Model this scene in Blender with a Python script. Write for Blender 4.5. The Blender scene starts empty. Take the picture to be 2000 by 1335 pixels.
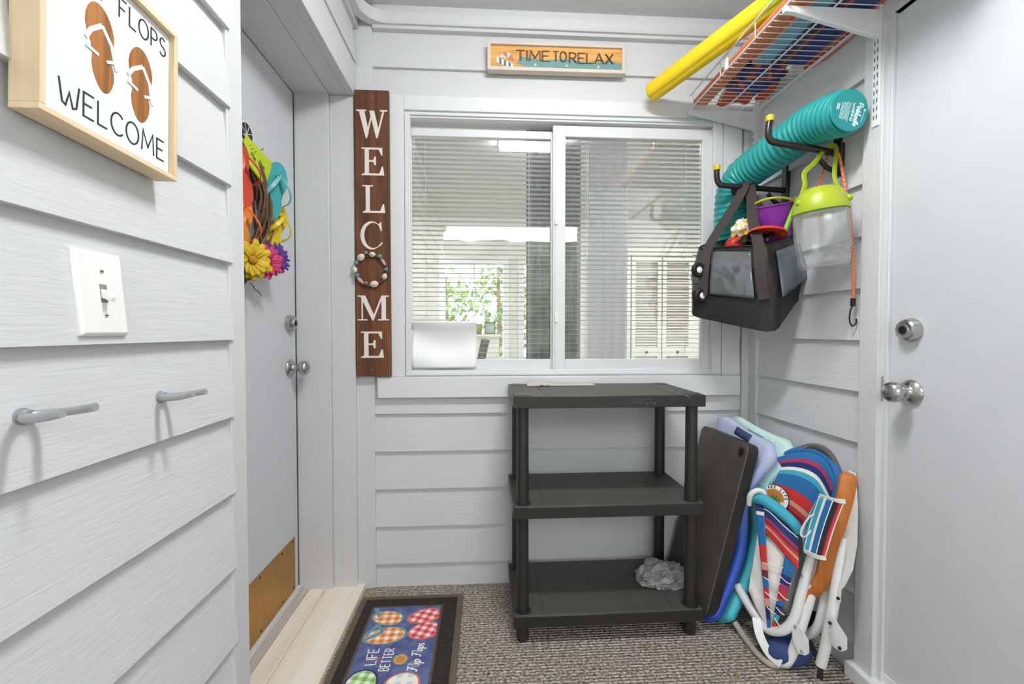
import bpy, bmesh, math, random
from mathutils import Vector, Matrix, noise
S = bpy.context.scene
COL = S.collection
R = math.radians
random.seed(7)

# ------------------------------------------------------------------ camera, world, lamp, exposure
CAM = Vector((0.0, 0.0, 1.08)); YAW = R(3.4); PITCH = R(-1.35); FPX = 860.0
cd = bpy.data.cameras.new('camera'); co = bpy.data.objects.new('camera', cd); COL.objects.link(co)
cd.sensor_width = 36.0; cd.lens = FPX / 2000 * 36.0; cd.clip_start = 0.02
co.location = CAM; co.rotation_euler = (R(90) + PITCH, 0, -YAW)
S.camera = co
S.view_settings.view_transform = 'Standard'; S.view_settings.look = 'None'
S.view_settings.gamma = 1.0; S.view_settings.exposure = 1.53
w = bpy.data.worlds.new('sky'); S.world = w; w.use_nodes = True
WN = w.node_tree.nodes['Background']; WN.inputs[0].default_value = (0.95, 0.975, 1.0, 1); WN.inputs[1].default_value = 2.5
LAMP_STRENGTH = 38.0       # porch ceiling lamp lens
ROOM_FILL = 27.0  # strength of the unseen fill lights added in the back room

FW = Vector((math.sin(YAW) * math.cos(PITCH), math.cos(YAW) * math.cos(PITCH), math.sin(PITCH)))
RT = Vector((math.cos(YAW), -math.sin(YAW), 0)); UP = RT.cross(FW)
def ray(x, y): return FW + RT * ((x - 1000) / FPX) - UP * ((y - 667.5) / FPX)
def onX(x, y, X): d = ray(x, y); return CAM + d * (X / d.x)
def onY(x, y, Y): d = ray(x, y); return CAM + d * (Y / d.y)
def onZ(x, y, Z): d = ray(x, y); return CAM + d * ((Z - CAM.z) / d.z)
V = Vector

# ------------------------------------------------------------------ materials
def lin(c):
    if isinstance(c, str): c = [int(c[i:i + 2], 16) / 255 for i in (0, 2, 4)]
    return tuple(((v / 12.92) if v <= 0.04045 else ((v + 0.055) / 1.055) ** 2.4) for v in c) + (1.0,)
class NT:
    def __init__(s, name):
        s.m = bpy.data.materials.new(name); s.m.use_nodes = True
        s.t = s.m.node_tree; s.n = s.t.nodes; s.b = s.n['Principled BSDF']; s._co = None
    def add(s, ty, **kw):
        n = s.n.new(ty)
        for k, v in kw.items():
            if k in n.inputs: n.inputs[k].default_value = v
            else: setattr(n, k, v)
        return n
    def link(s, a, b): s.t.links.new(a, b)
    def co(s, scale=(1, 1, 1), rot=(0, 0, 0), loc=(0, 0, 0)):
        if s._co is None: s._co = s.add('ShaderNodeTexCoord')
        mp = s.add('ShaderNodeMapping'); mp.inputs['Scale'].default_value = scale
        mp.inputs['Rotation'].default_value = rot; mp.inputs['Location'].default_value = loc
        s.link(s._co.outputs['Object'], mp.inputs['Vector']); return mp.outputs[0]
    def noise(s, vec, scale=5, detail=4, rough=.55, dist=0):
        n = s.add('ShaderNodeTexNoise', Scale=scale, Detail=detail, Roughness=rough, Distortion=dist)
        s.link(vec, n.inputs['Vector']); return n.outputs['Fac']
    def ramp(s, fac, stops, interp='LINEAR'):
        r = s.add('ShaderNodeValToRGB'); r.color_ramp.interpolation = interp
        e = r.color_ramp.elements
        while len(e) < len(stops): e.new(0.5)
        for el, (p, c) in zip(e, stops): el.position = p; el.color = lin(c) if not (isinstance(c, tuple) and len(c) == 4) else c
        s.link(fac, r.inputs[0]); return r.outputs[0]
    def mix(s, fac, a, b, mode='MIX'):
        m = s.add('ShaderNodeMix', data_type='RGBA', blend_type=mode)
        for sock, v in ((m.inputs[0], fac), (m.inputs[6], a), (m.inputs[7], b)):
            if hasattr(v, 'links'): s.link(v, sock)
            else: sock.default_value = v
        return m.outputs[2]
    def math(s, op, a, b=0.0, c=None):
        m = s.add('ShaderNodeMath', operation=op)
        for i, v in enumerate((a, b, c)):
            if v is None: continue
            if hasattr(v, 'links'): s.link(v, m.inputs[i])
            else: m.inputs[i].default_value = v
        return m.outputs[0]
    def sep(s, vec):
        n = s.add('ShaderNodeSeparateXYZ'); s.link(vec, n.inputs[0]); return n.outputs
    def base(s, v):
        if hasattr(v, 'links'): s.link(v, s.b.inputs['Base Color'])
        else: s.b.inputs['Base Color'].default_value = v
    def bump(s, h, strength=.3, dist=.01):
        b = s.add('ShaderNodeBump', Strength=strength, Distance=dist); s.link(h, b.inputs['Height'])
        s.link(b.outputs[0], s.b.inputs['Normal'])
    def set(s, **kw):
        for k, v in kw.items(): s.b.inputs[k.replace('_', ' ')].default_value = v
        return s
MATS = {}
def plain(name, col, rough=.5, metal=0.0, var=0.06, bump=0.0, bscale=60, stretch=(1, 1, 1), spec=.5, **kw):
    if name in MATS: return MATS[name]
    t = NT(name); c = lin(col)
    if max(c[:3]) - min(c[:3]) > .18: c = tuple(x * .76 for x in c[:3]) + (1.0,)
    v = t.co(stretch)
    if var:
        d = tuple(x * (1 - var * 2.2) for x in c[:3]) + (1,); l = tuple(min(1, x * (1 + var)) for x in c[:3]) + (1,)
        t.base(t.mix(t.noise(v, 14, 3), d, l))
    else: t.base(c)
    t.set(Roughness=rough, Metallic=metal); t.b.inputs['Specular IOR Level'].default_value = spec
    for k, x in kw.items(): t.b.inputs[k.replace('_', ' ')].default_value = x
    if bump: t.bump(t.noise(v, bscale, 4), bump, .004)
    MATS[name] = t.m; return t.m

def painted_wood(name, col, axis, strength=.44):
    """rough sawn board painted grey, grain along axis (0 x, 1 y, 2 z)"""
    t = NT(name); sc = [9.0, 9.0, 9.0]; sc[axis] = .9
    sc = [s * 14 for s in sc]
    v = t.co(tuple(sc)); g = t.noise(v, 1.0, 6, .62, .6)
    sc2 = [40.0] * 3; sc2[axis] = 8.0
    g2 = t.noise(t.co(tuple(sc2), loc=(3, 1, 2)), 1.0, 3, .5, 1.2)
    h = t.math('ADD', g, t.math('MULTIPLY', g2, .6))
    big = t.noise(t.co((1.5, 1.5, 1.5)), 2.0, 3)
    c = lin(col); t.base(t.mix(big, tuple(x * .955 for x in c[:3]) + (1,), tuple(min(1, x * 1.03) for x in c[:3]) + (1,)))
    t.set(Roughness=.55); t.bump(h, strength, .0022); MATS[name] = t.m; return t.m
GREY = 'D4D5D6'
M_SX = painted_wood('siding_grain_x', GREY, 0)
M_SY = painted_wood('siding_grain_y', GREY, 1)
M_SZ = painted_wood('trim_grain_z', GREY, 2, .4)
M_DOOR = plain('door_paint', 'D2D4D7', .42, var=.02, bump=.04, bscale=30)
M_CEIL = painted_wood('ceiling_paint', 'DEDFE0', 1, .25)
M_VINYL = plain('white_vinyl', 'E0E1E2', .35, var=.012)
M_WPLAS = plain('white_plastic', 'F3F2EF', .35, var=.01)
M_WMET = plain('white_enamel', 'E9EAEB', .35, var=.02)
M_CHROME = plain('satin_nickel', 'BEBDBB', .24, 1.0, var=.05)
M_DARKMET = plain('dark_metal', '3A3A3C', .4, .9)
M_BLACKPL = plain('black_plastic', '2A2826', .36, var=.1, bump=.12, bscale=260)
M_BLACK = plain('black_rubber', '151515', .55, var=.05)
M_GASK = plain('weatherstrip', '3B3C3E', .6, var=.05)

def carpet():
    t = NT('ribbed_carpet'); v = t.co()
    x, y, z = t.sep(v)
    wob = t.noise(t.co((30, 30, 30)), 1, 3)
    rows = t.math('SINE', t.math('ADD', t.math('MULTIPLY', y, 2 * math.pi / .0125), t.math('MULTIPLY', wob, 2.4)))
    loops = t.noise(t.co((80, 120, 100), loc=(1, 2, 3)), 1, 3, .7)
    h = t.math('ADD', t.math('MULTIPLY', rows, .5), t.math('MULTIPLY', loops, 1.6))
    n2 = t.noise(t.co((95, 130, 100), loc=(5, 0, 0)), 1, 2, .8)
    c = t.ramp(t.math('ADD', t.math('MULTIPLY', n2, .62), t.math('MULTIPLY', loops, .38)),
               [(0.36, '42372D'), (0.45, '8E8175'), (.53, 'C6BBAF'), (.63, 'F6EFE6')])
    big = t.noise(t.co((3, 3, 3)), 1, 3)
    t.base(t.mix(t.math('MULTIPLY', t.math('SUBTRACT', 1.0, big), .35), c, lin('5A4E48')))
    t.set(Roughness=.95); t.bump(h, .9, .006); return t.m
M_CARPET = carpet()
def wood(name, stops, axis=2, rough=.5, ring=9.0, fine=90, bump=.15):
    t = NT(name); sc = [ring] * 3; sc[axis] = ring * .09
    a = t.noise(t.co(tuple(sc)), 1, 4, .55, 1.6)
    sc = [fine] * 3; sc[axis] = fine * .03
    f = t.noise(t.co(tuple(sc)), 1, 4, .6)
    m = t.math('ADD', t.math('MULTIPLY', a, .65), t.math('MULTIPLY', f, .35))
    t.base(t.ramp(m, stops)); t.set(Roughness=rough); t.bump(f, bump, .002); MATS[name] = t.m; return t.m
M_BARN = wood('stained_board', [(.3, '2E1A10'), (.42, '54311D'), (.52, '6E4123'), (.62, '8A5228'), (.75, '4A2A18')], 2, .6)
M_PINE = wood('pine_frame', [(.3, 'C9A87C'), (.5, 'E3C9A2'), (.7, 'F0DDBF')], 2, .55, 14)
M_PINEY = wood('pine_frame_y', [(.3, 'D0B286'), (.5, 'E8D0AB'), (.7, 'F0DDBF')], 1, .55, 14)
M_ARM = wood('oiled_armrest', [(.3, 'A0551C'), (.5, 'BE6E2A'), (.7, 'CF8440')], 2, .38, 12)
M_STEP = wood('step_boards', [(.25, 'E2D4BE'), (.45, 'F2E6D3'), (.6, 'F8F0E2'), (.8, 'EBD7B4')], 1, .7, 7, 60)
def glassmat(name, tint=(1, 1, 1, 1), refl=.16, rough=.0):
    t = NT(name); t.n.remove(t.b)
    tr = t.add('ShaderNodeBsdfTransparent'); tr.inputs[0].default_value = tint
    gl = t.add('ShaderNodeBsdfGlossy', Roughness=rough); gl.inputs[0].default_value = (1, 1, 1, 1)
    fr = t.add('ShaderNodeFresnel', IOR=1.5)
    f = t.math('ADD', t.math('MULTIPLY', fr.outputs[0], 1.6), refl - .064)
    mx = t.add('ShaderNodeMixShader'); t.link(f, mx.inputs[0]); t.link(tr.outputs[0], mx.inputs[1]); t.link(gl.outputs[0], mx.inputs[2])
    t.link(mx.outputs[0], t.n['Material Output'].inputs[0]); MATS[name] = t.m; return t.m
M_GLASS = glassmat('window_glass', (.97, .98, .97, 1), .085)
def sheer(name, col, alpha, rough=.3, spec=.5):
    t = NT(name); t.base(lin(col)); t.set(Roughness=rough, Alpha=alpha); t.b.inputs['Specular IOR Level'].default_value = spec
    MATS[name] = t.m; return t.m
def drape(name, col, k):
    t = NT(name); t.n.remove(t.b); a = t.add('ShaderNodeBsdfDiffuse'); b = t.add('ShaderNodeBsdfTranslucent'); a.inputs[0].default_value = lin(col); b.inputs[0].default_value = lin(col)
    mx = t.add('ShaderNodeMixShader'); mx.inputs[0].default_value = k; t.link(a.outputs[0], mx.inputs[1]); t.link(b.outputs[0], mx.inputs[2]); t.link(mx.outputs[0], t.n['Material Output'].inputs[0]); return t.m
def emis(name, col, s):
    t = NT(name); t.base(lin(col)); t.b.inputs['Emission Color'].default_value = lin(col); t.b.inputs['Emission Strength'].default_value = s
    return t.m

# ------------------------------------------------------------------ mesh builder
ORG = {}
def Fm(o, u, v):
    """matrix taking local x,y,z to u, v, u x v at o"""
    u = V(u).normalized(); v = V(v); v = (v - u * v.dot(u)).normalized(); n = u.cross(v)
    return Matrix(((u.x, v.x, n.x, o[0]), (u.y, v.y, n.y, o[1]), (u.z, v.z, n.z, o[2]), (0, 0, 0, 1)))
def sm(pts, k=6, closed=False):
    P = [V(p) for p in pts]; n = len(P); out = []
    for i in range(n if closed else n - 1):
        if closed: a, b, c, d = P[i - 1], P[i], P[(i + 1) % n], P[(i + 2) % n]
        else: a, b, c, d = P[max(i - 1, 0)], P[i], P[i + 1], P[min(i + 2, n - 1)]
        for j in range(k):
            t = j / k
            out.append(.5 * ((2 * b) + (c - a) * t + (2 * a - 5 * b + 4 * c - d) * t * t + (3 * b - a - 3 * c + d) * t ** 3))
    if not closed: out.append(P[-1].copy())
    return out
class MB:
    def __init__(s): s.v = []; s.f = []; s.mi = []; s.k = 0
    def add(s, vs, fs, M=None, mi=0):
        o = len(s.v); s.v += [(M @ V(p)) if M else V(p) for p in vs]
        s.f += [tuple(i + o for i in f) for f in fs]; s.mi += [mi] * len(fs); return s
    def box(s, a, b, M=None, mi=0):
        x0, x1 = sorted((a[0], b[0])); y0, y1 = sorted((a[1], b[1])); z0, z1 = sorted((a[2], b[2]))
        return s.add([(x0, y0, z0), (x1, y0, z0), (x1, y1, z0), (x0, y1, z0), (x0, y0, z1), (x1, y0, z1), (x1, y1, z1), (x0, y1, z1)],
                     [(0, 3, 2, 1), (4, 5, 6, 7), (0, 1, 5, 4), (1, 2, 6, 5), (2, 3, 7, 6), (3, 0, 4, 7)], M, mi)
    def prism(s, poly, z0, z1, M=None, mi=0):
        s.k = (s.k + 1) % 40; z1 += s.k * 1.2e-5
        n = len(poly); ar = sum(poly[i][0] * poly[(i + 1) % n][1] - poly[(i + 1) % n][0] * poly[i][1] for i in range(n))
        if ar < 0: poly = poly[::-1]
        vs = [(p[0], p[1], z0) for p in poly] + [(p[0], p[1], z1) for p in poly]
        fs = [tuple(range(n))[::-1], tuple(range(n, 2 * n))] + [(i, (i + 1) % n, n + (i + 1) % n, n + i) for i in range(n)]
        return s.add(vs, fs, M, mi)
    def sweep(s, pts, prof, closed=False, caps=True, up=None, scale=None, M=None, mi=0):
        P = [V(p) for p in pts]; n = len(P); k = len(prof); vs = []
        T = []
        for i in range(n):
            if closed: t = P[(i + 1) % n] - P[i - 1]
            else: t = P[min(i + 1, n - 1)] - P[max(i - 1, 0)]
            T.append(t.normalized() if t.length > 1e-9 else V((0, 0, 1)))
        if up is None:
            a = T[0].orthogonal().normalized()
        else:
            a = V(up); a = (a - T[0] * a.dot(T[0])).normalized()
        for i in range(n):
            if up is not None and up != 'pt':
                a2 = V(up) - T[i] * V(up).dot(T[i])
                if a2.length > 1e-4: a = a2.normalized()
            else: a = (a - T[i] * a.dot(T[i])).normalized()
            b = T[i].cross(a); sc = 1 if scale is None else scale[i]
            for q in prof: vs.append(P[i] + (b * q[0] + a * q[1]) * sc)
        fs = []
        for i in range(n if closed else n - 1):
            j = (i + 1) % n
            for q in range(k):
                r = (q + 1) % k; fs.append((i * k + q, j * k + q, j * k + r, i * k + r))
        if caps and not closed:
            fs.append(tuple(range(k))); fs.append(tuple(range((n - 1) * k, n * k))[::-1])
        return s.add(vs, fs, M, mi)
    def tube(s, pts, r, n=10, closed=False, radii=None, M=None, mi=0):
        prof = [(math.cos(2 * math.pi * i / n), math.sin(2 * math.pi * i / n)) for i in range(n)]
        m = len(pts); sc = [r] * m if radii is None else radii
        return s.sweep(pts, prof, closed, True, None, sc, M, mi)
    def strap(s, pts, w, t, up, closed=False, M=None, mi=0):
        return s.sweep(pts, [(-w / 2, -t / 2), (w / 2, -t / 2), (w / 2, t / 2), (-w / 2, t / 2)], closed, True, up, None, M, mi)
    def lathe(s, prof, n=24, M=None, mi=0):
        vs = []; fs = []; idx = []
        for r, z in prof:
            if abs(r) < 1e-7: idx.append([len(vs)] * n); vs.append((0, 0, z))
            else:
                idx.append(list(range(len(vs), len(vs) + n)))
                vs += [(r * math.cos(2 * math.pi * i / n), r * math.sin(2 * math.pi * i / n), z) for i in range(n)]
        for a in range(len(prof) - 1):
            for i in range(n):
                j = (i + 1) % n; q = []
                for e in (idx[a][i], idx[a][j], idx[a + 1][j], idx[a + 1][i]):
                    if e not in q: q.append(e)
                if len(q) > 2: fs.append(tuple(q))
        return s.add(vs, fs, M, mi)
    def ball(s, c, r, n=14, M=None, mi=0):
        if not hasattr(r, '__len__'): r = (r, r, r)
        m = max(5, n // 2); pr = [(math.sin(math.pi * i / m), -math.cos(math.pi * i / m)) for i in range(m + 1)]
        T = Matrix.Translation(c) @ Matrix.Diagonal((r[0], r[1], r[2], 1))
        return s.lathe(pr, n, (M @ T) if M else T, mi)
    def grid(s, fn, nu, nv, M=None, mi=0, closeu=False):
        vs = [fn(i / nu, j / nv) for i in range(nu + (0 if closeu else 1)) for j in range(nv + 1)]; k = nv + 1; fs = []
        N = nu + (0 if closeu else 1)
        for i in range(nu):
            for j in range(nv):
                a, b = i * k + j, ((i + 1) % N) * k + j; fs.append((a, b, b + 1, a + 1))
        return s.add(vs, fs, M, mi)
    def build(s, name, mats, parent=None, smooth=35, bevel=0, solid=0, subsurf=0, off=None, bseg=2):
        me = bpy.data.meshes.new(name)
        org = ORG.get(parent.name, V((0, 0, 0))) if parent else V((0, 0, 0))
        vs = [p - org for p in s.v]
        loc = None
        if not parent:
            lo = V([min(p[i] for p in s.v) for i in range(3)]); hi = V([max(p[i] for p in s.v) for i in range(3)])
            loc = V(((lo.x + hi.x) / 2, (lo.y + hi.y) / 2, lo.z))
        if off is not None: loc = V(off)
        if loc is not None and not parent: vs = [p - loc for p in vs]
        me.from_pydata([tuple(p) for p in vs], [], s.f)
        if not isinstance(mats, (list, tuple)): mats = [mats]
        for m in mats: me.materials.append(m)
        me.polygons.foreach_set('material_index', s.mi)
        bm = bmesh.new(); bm.from_mesh(me)
        bmesh.ops.recalc_face_normals(bm, faces=bm.faces); bm.to_mesh(me); bm.free()
        if smooth:
            me.polygons.foreach_set('use_smooth', [True] * len(me.polygons)); me.set_sharp_from_angle(angle=R(smooth))
        o = bpy.data.objects.new(name, me); COL.objects.link(o)
        if parent: o.parent = parent; ORG[o.name] = org
        else: o.location = loc; ORG[o.name] = loc
        if bevel:
            b = o.modifiers.new('bevel', 'BEVEL'); b.width = bevel; b.segments = bseg; b.limit_method = 'ANGLE'; b.angle_limit = R(40)
        if solid:
            b = o.modifiers.new('solid', 'SOLIDIFY'); b.thickness = solid; b.offset = 0
        if subsurf:
            b = o.modifiers.new('sub', 'SUBSURF'); b.levels = subsurf; b.render_levels = subsurf
        return o
def tag(o, label, cat, group=None, kind=None):
    o['label'] = label; o['category'] = cat
    if group: o['group'] = group
    if kind: o['kind'] = kind
    return o
def thing(name, loc, label, cat, group=None):
    o = bpy.data.objects.new(name, None); COL.objects.link(o); o.location = V(loc); o.empty_display_size = .05
    ORG[o.name] = V(loc); return tag(o, label, cat, group)
def struct(o, label=None):
    o['kind'] = 'structure'
    if label: o['label'] = label
    return o
def pl(o, label): o['label'] = label; return o

# stroke lettering: each letter a list of polylines in a box w x 1
def arc(cx, cy, rx, ry, a0, a1, n=12): return [(cx + rx * math.cos(R(a0 + (a1 - a0) * i / n)), cy + ry * math.sin(R(a0 + (a1 - a0) * i / n))) for i in range(n + 1)]
STROKE = {
 'A': (.7, [[(0, 0), (.35, 1), (.7, 0)], [(.12, .35), (.58, .35)]]), 'B': (.55, [[(0, 0), (0, 1), (.3, 1)] + arc(.3, .77, .2, .23, 90, -90)[1:] + [(0, .54)], [(.3, .54)] + arc(.3, .27, .25, .27, 90, -90)[1:] + [(0, 0)]]),
 'C': (.65, [arc(.38, .5, .38, .5, 45, 315)]), 'D': (.6, [[(0, 0), (0, 1), (.2, 1)] + arc(.2, .5, .4, .5, 90, -90)[1:] + [(0, 0)]]),
 'E': (.5, [[(.5, 1), (0, 1), (0, 0), (.5, 0)], [(0, .52), (.4, .52)]]), 'F': (.5, [[(.5, 1), (0, 1), (0, 0)], [(0, .52), (.4, .52)]]),
 'G': (.65, [arc(.38, .5, .38, .5, 45, 330) + [(.7, .45), (.4, .45)]]), 'H': (.6, [[(0, 0), (0, 1)], [(.6, 0), (.6, 1)], [(0, .5), (.6, .5)]]),
 'I': (.08, [[(.04, 0), (.04, 1)]]), 'K': (.55, [[(0, 0), (0, 1)], [(.52, 1), (0, .45), (.55, 0)]]), 'L': (.48, [[(0, 1), (0, 0), (.48, 0)]]), 'M': (.8, [[(0, 0), (.08, 1), (.4, .25), (.72, 1), (.8, 0)]]),
 'N': (.6, [[(0, 0), (0, 1), (.6, 0), (.6, 1)]]), 'O': (.75, [arc(.375, .5, .375, .5, 0, 360, 20)]), 'P': (.5, [[(0, 0), (0, 1), (.25, 1)] + arc(.25, .74, .25, .26, 90, -90)[1:] + [(0, .48)]]),
 'R': (.55, [[(0, 0), (0, 1), (.25, 1)] + arc(.25, .74, .25, .26, 90, -90)[1:] + [(0, .48)], [(.2, .48), (.55, 0)]]),
 'S': (.5, [arc(.27, .75, .23, .25, 40, 270, 10) + arc(.25, .25, .25, .25, 90, -150, 10)[1:]]), 'T': (.6, [[(0, 1), (.6, 1)], [(.3, 1), (.3, 0)]]),
 'V': (.6, [[(0, 1), (.3, 0), (.6, 1)]]), 'W': (.9, [[(0, 1), (.15, .1), (.3, .02), (.46, .6), (.62, .02), (.78, .1), (.9, 1)]]), 'X': (.6, [[(0, 1), (.6, 0)], [(0, 0), (.6, 1)]]),
 'Y': (.6, [[(0, 1), (.3, .5), (.6, 1)], [(.3, .5), (.3, 0)]]), '-': (.3, [[(0, .4), (.3, .4)]]), ' ': (.3, []), "'": (.06, [[(.03, 1), (.03, .8)]]),
 'f': (.35, [arc(.25, .8, .15, .2, 60, 180, 6) + [(.1, 0)], [(0, .55), (.3, .55)]]), 'l': (.2, [[(.05, 0), (.1, 1.0), (.17, .95), (.08, .1), (.2, 0)]]), 'i': (.12, [[(.05, .55), (.05, 0), (.12, .02)], [(.05, .78), (.05, .84)]]),
 'p': (.4, [[(.04, .55), (.04, -.4)], arc(.2, .28, .17, .27, 180, -180, 12)]), 'o': (.4, [arc(.2, .27, .18, .27, 0, 360, 12)]), 's': (.34, [arc(.17, .4, .13, .14, 40, 270, 6) + arc(.16, .13, .14, .13, 90, -140, 6)[1:]]),
 'd': (.42, [[(.37, 1), (.37, 0)], arc(.2, .28, .17, .27, 0, 360, 12)]), 'e': (.38, [[(.03, .28), (.36, .28)] + arc(.2, .28, .17, .27, 0, 310, 10)]),
 'q': (.62, [[(.0, .9), (.6, 1.0)], [(.38, .98), (.3, .1), (.18, 0), (.05, .1)], [(.2, .5), (.5, .52)]]),
}
def seg(mb, a, b, w, z0, z1, M, mi=0, ext=.35):
    a = V((a[0], a[1])); b = V((b[0], b[1])); d = b - a
    if d.length < 1e-7: d = V((1e-5, 0))
    d.normalize(); n = V((-d.y, d.x)) * w / 2; a = a - d * w * ext; b = b + d * w * ext
    mb.prism([(a + n)[:], (a - n)[:], (b - n)[:], (b + n)[:]], z0, z1, M, mi)
def poly_stroke(mb, pts, w, z0, z1, M, mi=0):
    """one clean mitred ribbon"""
    mb.k = (mb.k + 1) % 40; z1 += mb.k * 1.2e-5
    P = [V((p[0], p[1])) for p in pts]; L = []; Rr = []
    n = len(P)
    for i in range(n):
        a = (P[i] - P[i - 1]).normalized() if i else None
        b = (P[i + 1] - P[i]).normalized() if i < n - 1 else None
        t = (a or b) if not (a and b) else (a + b)
        t = t.normalized() if t.length > 1e-6 else (b or a)
        nn = V((-t.y, t.x)); k = 1.0
        if a and b: k = min(2.2, 1 / max(.3, nn.dot(V((-b.y, b.x)))))
        L.append(P[i] + nn * w / 2 * k); Rr.append(P[i] - nn * w / 2 * k)
    vs = [(p.x, p.y, z) for z in (z0, z1) for p in L + Rr]; m = 2 * n; fs = []
    for i in range(n - 1):
        fs += [(i, i + 1, n + i + 1, n + i)[::-1], (m + i, m + i + 1, m + n + i + 1, m + n + i), (i, i + 1, m + i + 1, m + i), (n + i, n + i + 1, m + n + i + 1, m + n + i)[::-1]]
    fs += [(0, n, m + n, m), (n - 1, 2 * n - 1, m + 2 * n - 1, m + n - 1)[::-1]]
    mb.add(vs, fs, M, mi)
def write(mb, text, x, y, h, w, M, z=(.0, .0006), gap=.16, mi=0, slant=0.0, xs=1.0):
    for ch in text:
        wd, ls = STROKE[ch]
        for l in ls: poly_stroke(mb, [(x + (p[0] * xs + slant * p[1]) * h, y + p[1] * h) for p in l], w, z[0], z[1], M, mi)
        x += (wd * xs + gap) * h
    return x
def write_fit(mb, text, x0, x1, y, h, w, M, z=(.0, .0006), gap=.16, mi=0, slant=0.0):
    ws = sum(STROKE[c][0] for c in text) * h; xs = ((x1 - x0) - gap * h * (len(text) - 1)) / ws
    write(mb, text, x0, y, h, w, M, z, gap, mi, slant, xs)
def text_width(text, h, gap=.16, xs=1.0): return sum((STROKE[c][0] * xs + gap) * h for c in text) - gap * h
# ================================================================== THE SETTING
LX, RX, BY, CZ = -.54, 1.165, 1.88, 2.41     # left wall, right wall, back wall, ceiling
def lap(mb, M, u0, u1, v0, v1, first=.10, step=.159, t=.017, hole=None):
    """lap boards in the frame u, v, n; hole = (u0,u1,v0,v1)"""
    k = math.floor((v0 - first) / step)
    while first + k * step < v1:
        a = first + k * step; b = a + step
        def board(x0, x1, za, zb):
            za2, zb2 = max(za, v0), min(zb, v1)
            if zb2 - za2 < .002 or x1 - x0 < .002: return
            off = lambda z: t - (t - .003) * (z - a) / step
            oa, ob = off(za2), off(zb2)
            mb.add([(x0, za2, -.02), (x1, za2, -.02), (x1, za2, oa), (x0, za2, oa), (x0, zb2, -.02), (x1, zb2, -.02), (x1, zb2, ob), (x0, zb2, ob)],
                   [(0, 1, 2, 3), (3, 2, 6, 7), (7, 6, 5, 4), (0, 4, 5, 1), (0, 3, 7, 4), (1, 5, 6, 2)], M)
        if hole and b > hole[2] and a < hole[3]:
            if a < hole[2]: board(u0, u1, a, hole[2])
            lo, hi = max(a, hole[2]), min(b, hole[3])
            board(u0, hole[0], lo, hi); board(hole[1], u1, lo, hi)
            if b > hole[3]: board(u0, u1, hole[3], b)
        else: board(u0, u1, a, b)
        k += 1
FB = Fm((0, BY, 0), (1, 0, 0), (0, 0, 1))          # back wall frame: u = +x, v = z, n = -y
FL = Fm((LX, 0, 0), (0, 1, 0), (0, 0, 1))          # left wall: u = +y, n = +x
FR = Fm((RX, 0, 0), (0, -1, 0), (0, 0, 1))         # right wall: u = -y, n = -x

m = MB(); m.box((-1.2, -1.85, -.06), (1.6, 2.0, 0)); struct(m.build('floor', M_CARPET, smooth=0, off=(0, 0, 0)), 'brown and grey ribbed outdoor carpet')
m = MB(); m.box((-12, -14, -.2), (12, -1.85, -.03)); struct(m.build('ground', plain('paving', '9A9A94', .9, bump=.3, bscale=20), off=(0, 0, 0)))
m = MB(); m.box((-1.3, -1.8, CZ), (1.7, 2.05, CZ + .08)); struct(m.build('ceiling', M_CEIL, off=(0, 0, 0)), 'grey painted porch ceiling')

# ---- back wall with a window hole
HU0, HU1, HV0, HV1 = -.40, 1.06, .865, 2.01
m = MB(); lap(m, FB, -.56, 1.24, -.03, CZ + .01, hole=(HU0, HU1, HV0, HV1))
m.box((-1.0, BY + .012, -.05), (HU0, BY + .10, CZ + .05)); m.box((HU1, BY + .012, -.05), (1.8, BY + .10, CZ + .05))
m.box((HU0, BY + .012, -.05), (HU1, BY + .10, HV0)); m.box((HU0, BY + .012, HV1), (HU1, BY + .10, CZ + .05))
struct(m.build('wall_back', M_SX, off=(0, 0, 0)), 'grey painted lap siding around the window')
# ---- right wall: siding to the door casing, then the wall round the door
m = MB(); lap(m, FR, -BY, -1.285, -.03, CZ + .01)
m.box((RX + .012, 1.21, -.05), (RX + .11, BY + .02, CZ + .05)); m.box((RX - .004, -1.8, -.05), (RX + .11, .30, CZ + .05)); m.box((RX - .004, .30, 1.985), (RX + .11, 1.21, CZ + .05))
struct(m.build('wall_right', M_SY, off=(0, 0, 0)), 'grey lap siding right of the window')
# ---- left wall: near siding, the wall over the door
m = MB(); lap(m, FL, -1.8, .952, -.03, CZ + .01, first=.109)
lap(m, FL, 1.0, 1.845, 2.03 + .137, CZ + .01, first=.10)
m.box((LX - .26, -1.8, -.05), (LX - .012, 1.0, CZ + .05))
m.box((LX - .34, .9, -.05), (LX - .29, 2.0, 2.3)); m.box((LX - .26, 1.0, 2.16), (LX - .012, 2.0, CZ + .05)); m.box((LX - .26, 1.845, -.05), (LX - .012, 2.0, CZ + .05))  # first box: unseen backing added behind the door to block light leaks
struct(m.build('wall_left', M_SY, off=(0, 0, 0)), 'grey lap siding left of the recessed door')
# corner board at the end of the near wall, wrapping into the door recess
m = MB(); m.box((LX - .012, .945, -.02), (LX + .012, 1.002, CZ)); m.box((LX - .22, .98, -.015), (LX - .013, 1.0, 2.03))
struct(m.build('trim_1', M_SZ, bevel=.002, off=(0, 0, 0)), 'vertical corner board beside the recessed door')
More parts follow.
